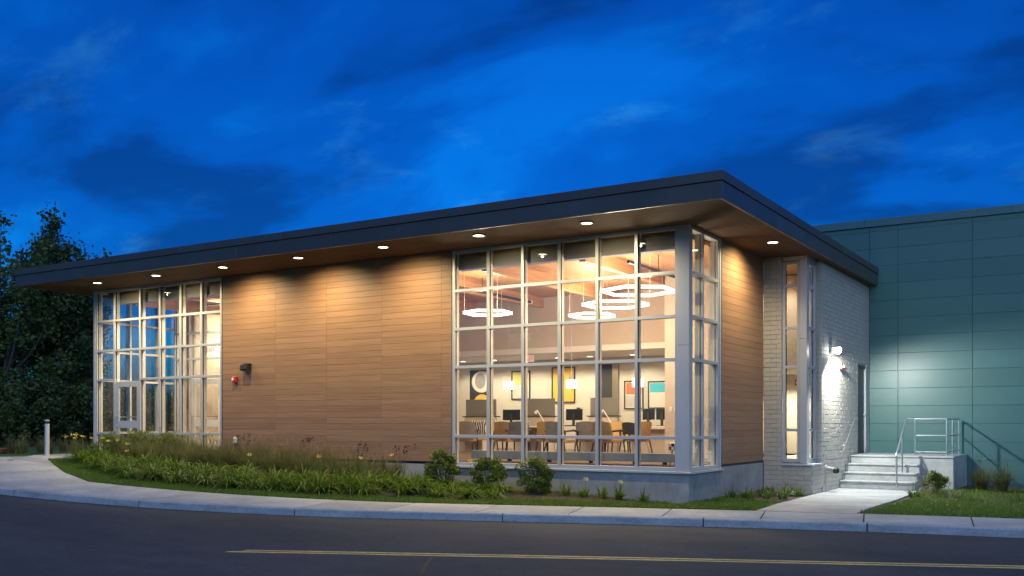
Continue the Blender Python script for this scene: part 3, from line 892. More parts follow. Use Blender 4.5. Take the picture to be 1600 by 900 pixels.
# inner lining behind the wood wall
structure(BOX('interior_wall', (-12.58, 0.215, FZ), (-5.50, 0.265, 5.098), 'inner_wall'))
structure(BOX('interior_wall', (-0.29, 1.80, FZ), (-0.235, 4.38, 5.098), 'inner_wall'))
structure(BOX('interior_wall', (-2.35, 4.40, FZ), (-0.295, 4.58, 5.098), 'inner_wall'))          # partition with the switches
structure(BOX('interior_wall', (-2.35, 4.585, FZ), (-2.20, 9.68, 5.098), 'inner_wall'))
structure(BOX('interior_wall', (-12.55, 7.0, 3.56), (-2.352, 7.15, 5.098), 'inner_wall'))       # wall above the low zone
structure(BOX('interior_wall', (-17.6, 9.70, FZ), (-2.2, 9.85, 5.098), 'back_wall'))            # back wall
structure(BOX('interior_wall', (-12.72, 3.2, FZ), (-12.56, 9.69, 5.098), 'inner_wall'))         # between lobby and office
structure(BOX('interior_wall', (-17.635, 3.14, FZ), (-17.60, 9.69, 5.098), 'inner_wall'))
lc = structure(BOX('ceiling', (-12.55, 7.155, 3.50), (-2.352, 9.69, 3.58), 'white_trim'))
structure(BOX('header_trim', (-12.55, 6.975, 3.50), (-2.355, 6.998, 3.66), 'white_trim'))
# room behind the narrow corner window
structure(BOX('interior_floor', (-2.19, 4.66, FZ - 0.10), (0.935, 9.0, FZ), 'white_trim'))
structure(BOX('interior_wall', (-2.19, 8.90, FZ), (0.935, 8.99, 5.098), 'back_wall'))
structure(BOX('interior_wall', (-2.19, 6.50, 2.80), (0.935, 6.60, 5.098), 'inner_wall'))
structure(BOX('ceiling', (-2.19, 4.66, 5.115), (0.935, 6.49, 5.2), 'deck_wood'))
structure(BOX('ceiling', (-2.19, 6.605, 2.80), (0.935, 8.89, 2.86), 'white_trim'))

WARM = (1.0, 0.79, 0.53)
def hex_pendant(x, y, z, R, label, rot=0.0, power=70.0):
    t = root('hexagonal_pendant', (x, y, z), label, 'pendant lamp', 'hexagonal ring pendants', 0.0)
    def ring(r0, r1, z0, z1):
        mb = MB()
        for k in range(6):
            a0 = rot + k * math.pi / 3; a1 = a0 + math.pi / 3
            p = [(r0 * math.cos(a0), r0 * math.sin(a0)), (r1 * math.cos(a0), r1 * math.sin(a0)), (r1 * math.cos(a1), r1 * math.sin(a1)), (r0 * math.cos(a1), r0 * math.sin(a1))]
            mb.prism(p, z0, z1)
        return mb
    ring(R - 0.035, R, -0.034, -0.010).build('light_ring', 'ring_light', t, local=True)
    ring(R - 0.035, R, 0.010, 0.030).build('light_ring', 'ring_light', t, local=True)
    ring(R - 0.032, R - 0.003, -0.0098, 0.0098).build('ring_profile', 'grey_plastic', t, local=True)
    for k in (0, 2, 4):
        a = rot + k * math.pi / 3; r = R - 0.04
        MB().tube([(r * math.cos(a), r * math.sin(a), 0.035), (r * math.cos(a), r * math.sin(a), 5.095 - z)], 0.004, 5).build('suspension_wire', 'white_plastic', t, local=True)
    MB().prism([(0.08 * math.cos(i * math.pi / 5), 0.08 * math.sin(i * math.pi / 5)) for i in range(10)], 5.06 - z, 5.095 - z).build('canopy', 'white_plastic', t, local=True)
    light('POINT', 'ring_lamp', (x, y, z - 0.12), power * 3.0, WARM, t, size=0.25)
    return t
r0 = rad(31.86 + 180)
hex_pendant(-4.33, 4.47, 4.18, 0.60, 'small glowing hexagon ring, lowest of three in the right half of the window', r0 + 0.10)
hex_pendant(-2.75, 2.55, 4.16, 0.76, 'glowing hexagon ring, middle of three in the right half of the window', r0)
hex_pendant(-1.62, 1.30, 4.24, 0.78, 'glowing hexagon ring, highest and nearest of three beside the window corner post', r0 + 0.06)
hex_pendant(-6.00, 2.28, 4.14, 0.60, 'glowing hexagon ring alone in the left columns of the big window', r0 + 0.12)
hex_pendant(-15.9, 5.3, 4.15, 0.62, 'glowing hexagon ring inside the glass entrance, nearest the brown wall', r0, 75)
hex_pendant(-17.0, 4.3, 4.20, 0.45, 'small glowing hexagon ring inside the glass entrance, farthest left', r0, 45)
hex_pendant(-16.4, 7.3, 4.20, 0.72, 'large glowing hexagon ring deep inside the glass entrance lobby', r0, 75)

def recessed(x, y, z, power=22, nm='ceiling_spot', label='', r=0.10):
    t = root(nm, (x, y, z), label, 'downlight', 'recessed ceiling spots indoors')
    MB().prism([(r * math.cos(i * math.pi / 8), r * math.sin(i * math.pi / 8)) for i in range(16)], -0.012, -0.004).build('trim_ring', 'white_plastic', t, local=True)
    MB().prism([(r * 0.82 * math.cos(i * math.pi / 8), r * 0.82 * math.sin(i * math.pi / 8)) for i in range(16)], -0.016, -0.0125).build('lens', 'ceiling_lamp', t, local=True)
    light('SPOT', 'spot_lamp', (x, y, z - 0.03), power * 5, (1.0, 0.83, 0.60), t, size=0.04, spot=rad(150), blend=0.4)
    return t
names_ = ['above the black and white picture', 'between the circle picture and the yellow picture', 'above the pale yellow picture', 'above the orange-yellow picture', 'left of the dark doorway', 'above the red picture', 'above the blue picture']
for x, nm in zip((-11.2, -10.0, -8.9, -7.7, -6.6, -5.2, -3.4), names_):
    recessed(x, 8.75, 3.498, 24, label='recessed ceiling spot in the low back zone, ' + nm)
recessed(-15.2, 1.3, 5.098, 115, label='recessed ceiling spot in the vestibule between the two glass doors', nm='ceiling_spot')
recessed(-13.6, 1.3, 5.098, 115, label='recessed ceiling spot in the vestibule next to the brown wall', nm='ceiling_spot')
recessed(-0.5, 7.7, 2.798, 95, label='recessed ceiling spot in the low passage behind the narrow corner window')
recessed(-0.2, 5.5, 5.112, 34, label='recessed ceiling spot behind the tall narrow corner window', nm='ceiling_spot')
recessed(-3.3, 3.0, 5.098, 20, label='small recessed spot in the timber ceiling beside the lit beam')

def pendant(x, y, z, label):
    t = root('square_pendant', (x, y, z), label, 'pendant lamp', 'drum pendants over the desks')
    MB().prism([(0.15 * math.cos(i * math.pi / 8), 0.15 * math.sin(i * math.pi / 8)) for i in range(16)], -0.11, 0.11).build('lamp_shade', 'pendant_light', t, local=True)
    MB().tube([(0, 0, 0.11), (0, 0, (3.5 if y > 7 else 5.095) - z)], 0.003, 6).build('cord', 'white_plastic', t, local=True)
    MB().prism([(0.06 * math.cos(i * math.pi / 5), 0.06 * math.sin(i * math.pi / 5)) for i in range(10)], 0.111, 0.135).build('cap', 'steel', t, local=True)
    light('POINT', 'pendant_lamp', (x, y, z - 0.2), 8, WARM, t, size=0.1)
pendant(-7.86, 6.2, 2.57, 'white glowing drum pendant left of the pale yellow picture')
pendant(-5.84, 6.2, 2.56, 'white glowing drum pendant in front of the orange-yellow picture')
pendant(-3.87, 6.2, 2.56, 'white glowing drum pendant beside the red picture')

# pictures on the back wall
def picture(x0, x1, z0, z1, label, painter, y=9.70, bg='art_white'):
    cx, cz = (x0 + x1) / 2, (z0 + z1) / 2
    t = root('framed_picture', (cx, y, z0), label, 'picture', 'framed pictures on the office back wall')
    fw = 0.035
    BOX('frame', (x0, y - 0.04, z0), (x0 + fw, y - 0.002, z1), 'art_black', t); BOX('frame', (x1 - fw, y - 0.04, z0), (x1, y - 0.002, z1), 'art_black', t)
    BOX('frame', (x0 + fw, y - 0.04, z0), (x1 - fw, y - 0.002, z0 + fw), 'art_black', t); BOX('frame', (x0 + fw, y - 0.04, z1 - fw), (x1 - fw, y - 0.002, z1), 'art_black', t)
    BOX('canvas', (x0 + fw, y - 0.02, z0 + fw), (x1 - fw, y - 0.003, z1 - fw), bg, t)
    painter(t, x0 + fw, x1 - fw, z0 + fw, z1 - fw, y)
def disc(t, nm, cx, cz, rx, rz, y, m, x0, x1, z0, z1, a0=0, a1=2 * math.pi):
    pts = []
    for i in range(33):
        a = a0 + (a1 - a0) * i / 32
        pts.append((min(max(cx + rx * math.cos(a), x0), x1), min(max(cz + rz * math.sin(a), z0), z1)))
    mb = MB(); b = len(mb.v)
    mb.v = [Vector((p[0], y, p[1])) for p in pts] + [Vector((cx, y, min(max(cz, z0), z1)))]
    mb.f = [(i, i + 1, 33) for i in range(32)]
    mb.build(nm, m, t)
def p_circles(t, x0, x1, z0, z1, y):
    cx = (x0 + x1) / 2 + 0.05; h = z1 - z0
    disc(t, 'shape', cx, z0 + h * 0.70, 0.40, h * 0.31, y - 0.022, 'art_white', x0, x1, z0, z1)
    disc(t, 'shape', cx - 0.06, z0 + h * 0.72, 0.21, h * 0.22, y - 0.025, 'art_grey', x0, x1, z0, z1)
    disc(t, 'shape', cx, z0, 0.36, h * 0.34, y - 0.022, 'art_yellow', x0, x1, z0, z1, 0, math.pi)
    disc(t, 'shape', cx + 0.16, z0, 0.22, h * 0.22, y - 0.025, 'art_white', x0, x1, z0, z1, 0, math.pi)
def p_half(m_top):
    def f(t, x0, x1, z0, z1, y):
        h = z1 - z0
        BOX('shape', (x0 + 0.03, y - 0.024, z0 + h * 0.52), (x1 - 0.03, y - 0.021, z1 - 0.03), m_top, t)
        mb = MB()
        for r_ in range(9):
            zc = z0 + 0.03 + (h * 0.48 - 0.05) * (r_ + 0.5) / 9
            for i in range(10):
                a = x0 + 0.03 + (x1 - x0 - 0.06) * i / 10
                b = a + (x1 - x0 - 0.06) / 10 * 0.7
                s = 0.012 if (i + r_) % 2 else -0.012
                mb.quad((a, y - 0.0235, zc - s), (b, y - 0.0235, zc + s), (b, y - 0.0235, zc + s + 0.012), (a, y - 0.0235, zc - s + 0.012))
        mb.build('pattern_lines', 'art_black', t)
    return f
def p_lines(t, x0, x1, z0, z1, y):
    h = z1 - z0
    BOX('shape', (x0 + 0.03, y - 0.024, z0 + h * 0.52), (x1 - 0.03, y - 0.021, z1 - 0.03), 'art_pale_yellow', t)
    for k in range(5):
        pts = [(x0 + 0.05 + (x1 - x0 - 0.1) * i / 14, y - 0.024, z0 + 0.06 + k * 0.075 + 0.03 * math.sin(i * 0.7 + k)) for i in range(15)]
        MB().tube(pts, 0.004, 4).build('line', 'art_grey', t)
def p_yellow(t, x0, x1, z0, z1, y):
    disc(t, 'shape', x1 - 0.02, z0 + (z1 - z0) * 0.68, 0.17, 0.16, y - 0.023, 'art_grey', x0, x1, z0, z1, math.pi / 2, math.pi)
def p_plain(t, x0, x1, z0, z1, y):
    BOX('shape', (x0 + 0.03, y - 0.024, z0 + (z1 - z0) * 0.60), (x1 - 0.03, y - 0.021, z1 - 0.03), 'art_blue', t)
picture(-11.56, -10.72, 2.02, 3.25, 'framed picture of black, white and yellow circles behind the leftmost window column', p_circles, bg='art_black')
picture(-9.93, -9.23, 2.26, 3.18, 'framed picture, pale yellow above and grey scribbled lines below', p_lines)
picture(-8.43, -7.60, 2.14, 3.26, 'large framed orange-yellow picture with a grey quarter circle', p_yellow, bg='art_yellow')
picture(-5.91, -5.28, 1.92, 2.78, 'framed picture, orange red above and black wave pattern below', p_half('art_red'))
picture(-5.13, -4.53, 1.93, 2.75, 'framed picture, turquoise blue above and white below', p_plain)
dd = root('dark_doorway', (-6.5, 9.69, FZ), 'tall narrow dark doorway between the yellow and the red picture', 'doorway')
BOX('door_leaf', (-6.66, 9.66, FZ), (-6.30, 9.698, 3.30), 'art_black', dd)
BOX('door_trim', (-6.30, 9.64, FZ), (-6.10, 9.698, 3.30), 'brass', dd)

# workstations with screens
def desk(x0, x1, y, label):
    t = root('desk', ((x0 + x1) / 2, y, FZ), label, 'desk', 'office workstations')
    BOX('desk_top', (x0, y - 0.72, FZ + 0.70), (x1, y - 0.02, FZ + 0.735), 'desk_white', t, 0.004)
    BOX('modesty_panel', (x0 + 0.03, y - 0.02, FZ + 0.02), (x1 - 0.03, y + 0.02, FZ + 0.99), 'desk_beige', t)
    BOX('ledge', (x0 - 0.02, y - 0.05, FZ + 0.992), (x1 + 0.02, y + 0.13, FZ + 1.02), 'dark_frame', t)
    BOX('privacy_screen', (x0 + 0.05, y + 0.02, FZ + 1.022), (x1 - 0.05, y + 0.045, FZ + 1.50), 'screen_panel', t, 0.004)
    BOX('desk_leg', (x0 + 0.02, y - 0.70, FZ), (x0 + 0.06, y - 0.06, FZ + 0.698), 'desk_white', t)
    BOX('desk_leg', (x1 - 0.06, y - 0.70, FZ), (x1 - 0.02, y - 0.06, FZ + 0.698), 'desk_white', t)
desk(-9.40, -8.25, 6.2, 'desk with wide grey screen behind the leftmost window column')
desk(-7.34, -6.33, 6.2, 'desk with grey screen in the middle of the window, below the pale yellow picture')
desk(-5.33, -4.43, 6.2, 'desk with grey screen left of the red picture')
cn = root('counter', (-3.9, 6.9, FZ), 'long white counter below the red and blue pictures', 'counter')
BOX('counter_top', (-4.40, 6.30, FZ + 0.70), (-2.40, 6.92, FZ + 0.745), 'desk_white', cn, 0.004)
BOX('counter_front', (-4.36, 6.60, FZ), (-2.42, 6.64, FZ + 0.66), 'desk_beige', cn)
def monitor(x, y, z, label, w=0.52, h=0.30, rz=0.0):
    t = root('monitor', (x, y, z), label, 'monitor', 'computer monitors', rz)
    mb = MB().box((-w / 2, -0.02, 0.16), (w / 2, 0.02, 0.16 + h)); mb.build('screen', 'monitor', t, local=True, bev=0.006)
    MB().box((-0.035, -0.05, 0.01), (0.035, -0.021, 0.34)).build('stand', 'dark_frame', t, local=True)
    MB().box((-0.13, -0.12, 0.0), (0.13, 0.08, 0.012)).build('foot', 'dark_frame', t, local=True)
monitor(-7.55, 5.85, FZ + 0.736, 'black monitor seen from behind, between the first two grey screens', rz=0.15)
monitor(-5.57, 5.85, FZ + 0.736, 'black monitor with a small camera on top, left of the rightmost grey screen', rz=-0.1)
monitor(-3.72, 6.55, FZ + 0.746, 'left of two black monitors on the counter below the blue picture', 0.34)
monitor(-3.33, 6.55, FZ + 0.746, 'right of two black monitors on the counter below the blue picture', 0.34)
for i, (x, lab) in enumerate(((-8.1, 'white desk lamp with a slanted arm in the leftmost window columns'), (-6.55, 'white desk lamp with a slanted arm in front of the middle grey screen'), (-4.55, 'white desk lamp with a slanted arm in front of the rightmost grey screen'))):
    t = root('desk_lamp', (x, 5.75, FZ + 0.736), lab, 'desk lamp', 'desk lamps')
    MB().tube([(0.16, 0, 0.02), (0.10, 0, 0.12), (-0.10, 0, 0.42)], 0.012, 6).build('arm', 'white_plastic', t, local=True)
    MB().tube([(-0.10, 0, 0.42), (-0.17, 0, 0.36)], [0.03, 0.045], 8).build('head', 'white_plastic', t, local=True)
    MB().tube([(0.16, 0, 0.0), (0.16, 0, 0.02)], 0.07, 12).build('foot', 'white_plastic', t, local=True)

# chairs: one of each kind, then copies
def curved_back(w, z0, z1, y, lean, bulge, th, n=8):
    mb = MB(); rows = []
    for zi in range(5):
        f = zi / 4; z = z0 + (z1 - z0) * f; ww = w * (1 - 0.10 * f * f)
        ring = []
        for side in (0, 1):
            for i in range(n + 1):
                u = -1 + 2 * i / n
                if side: u = -u
                x = u * ww / 2; yy = y + lean * f - bulge * u * u + (th if side == 0 else 0)
                ring.append(len(mb.v)); mb.v.append(Vector((x, yy, z - 0.03 * u * u * (zi == 4))))
        rows.append(ring)
    m_ = 2 * (n + 1)
    for a, b in zip(rows[:-1], rows[1:]):
        for i in range(m_):
            j = (i + 1) % m_; mb.f.append((a[i], a[j], b[j], b[i]))
    mb.f.append(tuple(reversed(rows[0]))); mb.f.append(tuple(rows[-1]))
    return mb
def cushion(w, d, z0, z1, y0=-0.25):
    mb = MB().box((-w / 2, y0, z0), (w / 2, y0 + d, z1)); return mb
def guest_chair(label, back_m, seat_m, arms=True):
    """faces -y (local); backrest at +y"""
    t = root('guest_chair', (0, 0, FZ), label, 'chair', 'guest chairs behind the big window')
    curved_back(0.50, 0.44, 0.86, 0.24, 0.10, 0.07, 0.05).build('backrest', back_m, t, local=True, smooth=False)
    cushion(0.52, 0.50, 0.39, 0.47).build('seat', seat_m, t, local=True, bev=0.02)
    for sx in (-1, 1):
        MB().tube([(sx * 0.25, -0.22, 0.40), (sx * 0.28, -0.27, 0.0)], [0.018, 0.014], 6).build('leg', 'dark_frame', t, local=True)
        MB().tube([(sx * 0.25, 0.22, 0.40), (sx * 0.28, 0.32, 0.0)], [0.018, 0.014], 6).build('leg', 'dark_frame', t, local=True)
        if arms:
            MB().tube([(sx * 0.27, -0.20, 0.40), (sx * 0.29, -0.21, 0.63), (sx * 0.29, -0.05, 0.66), (sx * 0.27, 0.24, 0.64)], [0.022, 0.022, 0.026, 0.02], 6).build('armrest', 'dark_frame', t, local=True)
    return t
ch_tan = guest_chair('', 'tan_fabric', 'tan_fabric')
ch_gry = guest_chair('', 'grey_fabric', 'tan_fabric')
first = {'t': ch_tan, 'g': ch_gry}; used = set()
spots = [
    ('g', -6.15, 1.55, 215, 'grey-backed guest chair at the far left of the window, patterned pillow on it'),
    ('t', -6.75, 3.30, 20, 'tan guest chair facing the camera behind the pillow chair'),
    ('t', -5.30, 2.10, 188, 'tan guest chair seen from behind in the second window column'),
    ('g', -4.95, 1.95, 215, 'grey-backed guest chair turned sideways in the second window column'),
    ('t', -4.45, 2.60, 190, 'tan guest chair in the third window column facing the desks'),
    ('g', -3.55, 1.50, 170, 'grey guest chair at the right of the third window column'),
    ('g', -3.45, 2.60, 195, 'grey-backed guest chair in the fourth window column'),
    ('t', -3.20, 3.60, 20, 'tan guest chair behind others in the fourth window column'),
    ('t', -2.70, 2.10, 172, 'tan guest chair seen from behind beside the fourth mullion'),
    ('t', -2.75, 3.60, 250, 'tan guest chair at the fifth window column, seat showing beside the black task chair'),
]
def place(kind, x, y, a, lab):
    o = first[kind] if kind not in used else copy_tree(first[kind])
    used.add(kind); o.location = (x, y, FZ); o.rotation_euler = (0, 0, rad(a)); o['label'] = lab
    WLOC[o.name] = Vector((x, y, FZ))
for s in spots: place(*s)
tk = root('task_chair', (-2.55, 3.15, FZ), 'black plastic task chair with a curved slotted back', 'chair', rz=rad(165))
curved_back(0.46, 0.56, 0.84, 0.22, 0.05, 0.08, 0.025).build('backrest', 'dark_frame', tk, local=True)
cushion(0.44, 0.44, 0.43, 0.46, -0.22).build('seat', 'dark_frame', tk, local=True, bev=0.008)
for sx in (-1, 1):
    MB().tube([(sx * 0.21, 0.20, 0.60), (sx * 0.21, 0.16, 0.43), (sx * 0.25, 0.30, 0.0)], 0.010, 6).build('leg', 'steel', tk, local=True)
    MB().tube([(sx * 0.21, -0.15, 0.43), (sx * 0.25, -0.26, 0.0)], 0.010, 6).build('leg', 'steel', tk, local=True)
mat('zebra', (0.6, 0.55, 0.48), 0.9)
_m = MATS['zebra']; _N = _m.node_tree.nodes; _L = _m.node_tree.links
_w = _N.new('ShaderNodeTexWave'); _w.inputs['Scale'].default_value = 7.0; _w.inputs['Distortion'].default_value = 5.0; _w.inputs['Detail'].default_value = 1.5
_tc = _N.new('ShaderNodeTexCoord'); _L.new(_tc.outputs['Object'], _w.inputs['Vector'])
_r = _N.new('ShaderNodeValToRGB'); _r.color_ramp.elements[0].position = 0.48; _r.color_ramp.elements[0].color = (0.02, 0.02, 0.02, 1); _r.color_ramp.elements[1].position = 0.52; _r.color_ramp.elements[1].color = (0.65, 0.6, 0.52, 1)
_L.new(_w.outputs['Fac'], _r.inputs[0]); _L.new(_r.outputs[0], _N['Principled BSDF'].inputs['Base Color'])
pl = MB().box((-0.20, -0.06, -0.20), (0.20, 0.06, 0.20))
o = pl.build('pillow', 'zebra', None, bev=0.05, origin=(0, 0, 0)); o.location = (-5.92, 1.72, FZ + 0.68); o.rotation_euler = (rad(-14), 0, rad(25))
tag(o, 'black and white zebra-patterned pillow on the leftmost chair', 'pillow')

# low convector along the glass
ra = root('convector', (-2.8, 0.55, FZ), 'low grey convector heater running along the inside of the window', 'heater')
for a, b in zip([-5.25, -4.28, -3.30, -2.32, -1.34], [-4.284, -3.304, -2.324, -1.344, -0.42]):
    BOX('heater_cover', (a, 0.46, FZ + 0.05), (b, 0.58, FZ + 0.225), 'radiator', ra, 0.006)
for x in (-5.0, -4.28, -3.30, -2.32, -1.34, -0.7):
    BOX('foot', (x - 0.03, 0.48, FZ), (x + 0.03, 0.56, FZ + 0.048), 'black_metal', ra)
# patterned stool at the corner
mat('check', (0.5, 0.5, 0.5), 0.9)
_m = MATS['check']; _N = _m.node_tree.nodes; _L = _m.node_tree.links
_c = _N.new('ShaderNodeTexChecker'); _c.inputs['Scale'].default_value = 14.0; _c.inputs[1].default_value = (0.02, 0.02, 0.02, 1); _c.inputs[2].default_value = (0.6, 0.58, 0.55, 1)
_tc = _N.new('ShaderNodeTexCoord'); _L.new(_tc.outputs['Object'], _c.inputs['Vector']); _L.new(_c.outputs[0], _N['Principled BSDF'].inputs['Base Color'])
st = root('stool', (-0.52, 0.75, FZ), 'small black and white checked stool with wooden legs at the window corner', 'stool')
MB().tube([(0, 0, 0.28), (0, 0, 0.42)], [0.19, 0.19], 18).build('seat', 'check', st, local=True)
MB().tube([(0, 0, 0.421), (0, 0, 0.435)], [0.19, 0.17], 18).build('seat_top', 'light_wood', st, local=True)
for k in range(4):
    a = math.pi / 4 + k * math.pi / 2
    MB().tube([(0.12 * math.cos(a), 0.12 * math.sin(a), 0.28), (0.17 * math.cos(a), 0.17 * math.sin(a), 0)], [0.018, 0.012], 8).build('leg', 'light_wood', st, local=True)
# light switches, exit signs, ceiling track, vent, notices
sw_ = root('light_switch', (-2.15, 4.40, 1.78), 'pair of white light switches on the partition at the right of the window', 'switch')
for x in (-2.20, -2.07):
    BOX('switch_plate', (x - 0.035, 4.390, 1.77), (x + 0.035, 4.399, 1.89), 'white_plastic', sw_, 0.002)
def exit_sign(x, y, z, label):
    t = root('exit_sign', (x, y, z), label, 'exit sign')
    BOX('sign_box', (x - 0.17, y - 0.02, z - 0.10), (x + 0.17, y + 0.02, z + 0.10), 'white_plastic', t, 0.004)
    text_mesh('letters', 'EXIT', 0.17, 'exit_red', t, (x, y - 0.024, z), (rad(90), 0, 0))
exit_sign(-15.95, 2.56, 3.66, 'lit red EXIT sign above the inner vestibule door')
exit_sign(-7.65, 6.93, 3.36, 'small red EXIT sign added in place of a reflection, below the white header in the third window column')  # added sign, stands in for the blurred reflection of an EXIT sign
BOX('sign_hanger', (-7.66, 6.925, 3.46), (-7.64, 6.935, 3.50), 'white_plastic')
bpy.data.objects['sign_hanger'].parent = bpy.data.objects['exit_sign.001']; bpy.data.objects['sign_hanger'].location = (0.0, 0.0, 0.12)
for (x, y0, y1, lab) in ((-6.55, 0.55, 5.2, 'black ceiling track running back from the left end of the window'), (-1.52, 0.6, 3.6, 'black ceiling track beside the right-hand hexagon rings')):
    t = root('ceiling_track', (x, y0, 4.9), lab, 'light track')
    MB().tube([(x, y0, 4.74), (x, y1, 4.74)], 0.035, 8).build('track', 'black_metal', t)
    for y in (y0 + 0.3, (y0 + y1) / 2, y1 - 0.3):
        MB().tube([(x, y, 4.77), (x, y, 5.098)], 0.008, 6).build('hanger', 'black_metal', t)
    MB().tube([(x, y1 + 0.001, 4.74), (x, y1 + 0.03, 4.74)], 0.05, 10).build('end_cap', 'white_plastic', t)
vt = root('wall_vent', (-8.0, 6.99, 4.0), 'white air vent on the mauve wall above the header', 'vent')
for i in range(6):
    BOX('slat', (-8.35, 6.975, 3.93 + i * 0.025), (-7.65, 6.996, 3.943 + i * 0.025), 'white_trim', vt)
BOX('vent_frame', (-8.40, 6.97, 3.905), (-7.60, 6.998, 3.922), 'white_trim', vt); BOX('vent_frame', (-8.40, 6.97, 4.078), (-7.60, 6.998, 4.095), 'white_trim', vt)
fa = root('fire_alarm_pull', (-0.35, 8.89, 2.5), 'small red fire alarm box seen through the narrow corner window', 'fire alarm')
BOX('alarm_body', (-0.52, 8.855, 2.50), (-0.40, 8.898, 2.66), 'red', fa, 0.004); BOX('alarm_label', (-0.49, 8.851, 2.56), (-0.43, 8.854, 2.60), 'white_plastic', fa)
# reception odds and ends in the lobby
lt = root('lobby_planter', (-16.6, 4.6, FZ), 'yellow and blue balls on a stand inside the lobby, behind the door glass', 'display')
MB().tube([(-16.6, 4.6, FZ), (-16.6, 4.6, 1.45)], 0.03, 8).build('stand', 'white_plastic', lt)
def ball(t, c, r, m):
    mb = MB(); mb.tube([(c[0], c[1], c[2] - r + r * (1 - math.cos(a)) ) for a in np.linspace(0.15, math.pi - 0.15, 8)], [r * math.sin(a) for a in np.linspace(0.15, math.pi - 0.15, 8)], 12); mb.build('ball', m, t, smooth=True)
ball(lt, (-16.6, 4.6, 1.60), 0.12, 'petal_yellow'); ball(lt, (-16.55, 4.6, 1.78), 0.09, 'art_blue'); ball(lt, (-16.4, 4.62, 1.72), 0.07, 'red')

# small things on the desks and tables
def cup(x, y, z, m, label, h=0.11, r=0.04):
    t = root('cup', (x, y, z), label, 'cup')
    MB().tube([(0, 0, 0), (0, 0, h)], [r * 0.85, r], 12).build('body', m, t, local=True)
    MB().tube([(0, 0, h), (0, 0, h + 0.012)], [r * 1.05, r * 0.95], 12).build('lid', 'white_plastic', t, local=True)
cup(-5.95, 5.75, FZ + 0.736, 'white_plastic', 'white paper cup on the desk left of the black monitor')
cup(-4.85, 5.70, FZ + 0.736, 'art_red', 'red pen cup on the desk beside the rightmost white lamp', 0.13)
cup(-6.95, 5.75, FZ + 0.736, 'art_blue', 'blue cup on the middle desk', 0.12)
def keyboard(x, y, z, label):
    t = root('keyboard', (x, y, z), label, 'keyboard')
    BOX('keys_base', (x - 0.2, y - 0.07, z), (x + 0.2, y + 0.07, z + 0.02), 'dark_frame', t, 0.004)
    BOX('key_field', (x - 0.19, y - 0.06, z + 0.0205), (x + 0.19, y + 0.06, z + 0.028), 'monitor', t, 0.002)
keyboard(-7.45, 5.60, FZ + 0.736, 'dark keyboard in front of the left black monitor')
keyboard(-5.50, 5.60, FZ + 0.736, 'dark keyboard in front of the middle black monitor')
wc = root('web_camera', (-5.45, 5.86, FZ + 1.2), 'tiny black web camera on top of the middle black monitor', 'camera')
MB().box((-0.05, -0.025, 0.0), (0.05, 0.025, 0.035)).build('camera_body', 'dark_frame', wc, local=True, bev=0.006)
MB().tube([(0, -0.027, 0.018), (0, -0.034, 0.018)], 0.012, 10).build('camera_lens', 'monitor', wc, local=True)
sp_ = root('side_table', (-4.05, 1.75, FZ), 'low dark round side table among the guest chairs', 'table')
MB().tube([(0, 0, 0.46), (0, 0, 0.49)], 0.26, 20).build('table_top', 'dark_frame', sp_, local=True)
MB().tube([(0, 0, 0.015), (0, 0, 0.46)], 0.025, 10).build('column', 'dark_frame', sp_, local=True)
MB().tube([(0, 0, 0.0), (0, 0, 0.015)], 0.18, 18).build('foot', 'dark_frame', sp_, local=True)

# ================================================================== fixtures on the outside
def cyl(mb, c, r, z0, z1, n=20):
    return mb.prism([(c[0] + r * math.cos(2 * math.pi * i / n), c[1] + r * math.sin(2 * math.pi * i / n)) for i in range(n)], z0, z1)
DL = [(-16.18, -1.07, 'at the left end of the soffit, over the entrance corner'), (-13.78, -1.10, 'second from the left, above the glass entrance'),
      (-11.33, -1.12, 'where the glass entrance meets the wood wall'), (-8.84, -1.16, 'above the middle of the wood wall'),
      (-6.36, -1.20, 'above the right part of the wood wall'), (-3.93, -1.20, 'above the left columns of the big window'),
      (-1.55, -1.15, 'above the right columns of the big window'), (0.80, 2.60, 'on the right side overhang above the side wood wall')]
for x, y, lab in DL:
    t = root('soffit_downlight', (x, y, ZS), 'glowing round soffit downlight ' + lab, 'downlight', 'downlights in the roof soffit')
    ring = MB(); n = 20
    for i in range(n):
        a0, a1 = 2 * math.pi * i / n, 2 * math.pi * (i + 1) / n
        ring.prism([(0.135 * math.cos(a0), 0.135 * math.sin(a0)), (0.135 * math.cos(a1), 0.135 * math.sin(a1)), (0.105 * math.cos(a1), 0.105 * math.sin(a1)), (0.105 * math.cos(a0), 0.105 * math.sin(a0))], -0.022, -0.002)
    ring.build('trim_ring', 'black_metal', t, local=True)
    cyl(MB(), (0, 0), 0.103, -0.016, -0.006).build('lens', 'downlight', t, local=True)
    light('SPOT', 'downlight_lamp', (x, y, ZS - 0.065), 400, (1.0, 0.80, 0.42), t, size=0.012, spot=rad(146), blend=1.0, rot=(rad(20), 0, 0) if x < 0.5 else (0, rad(20), 0))

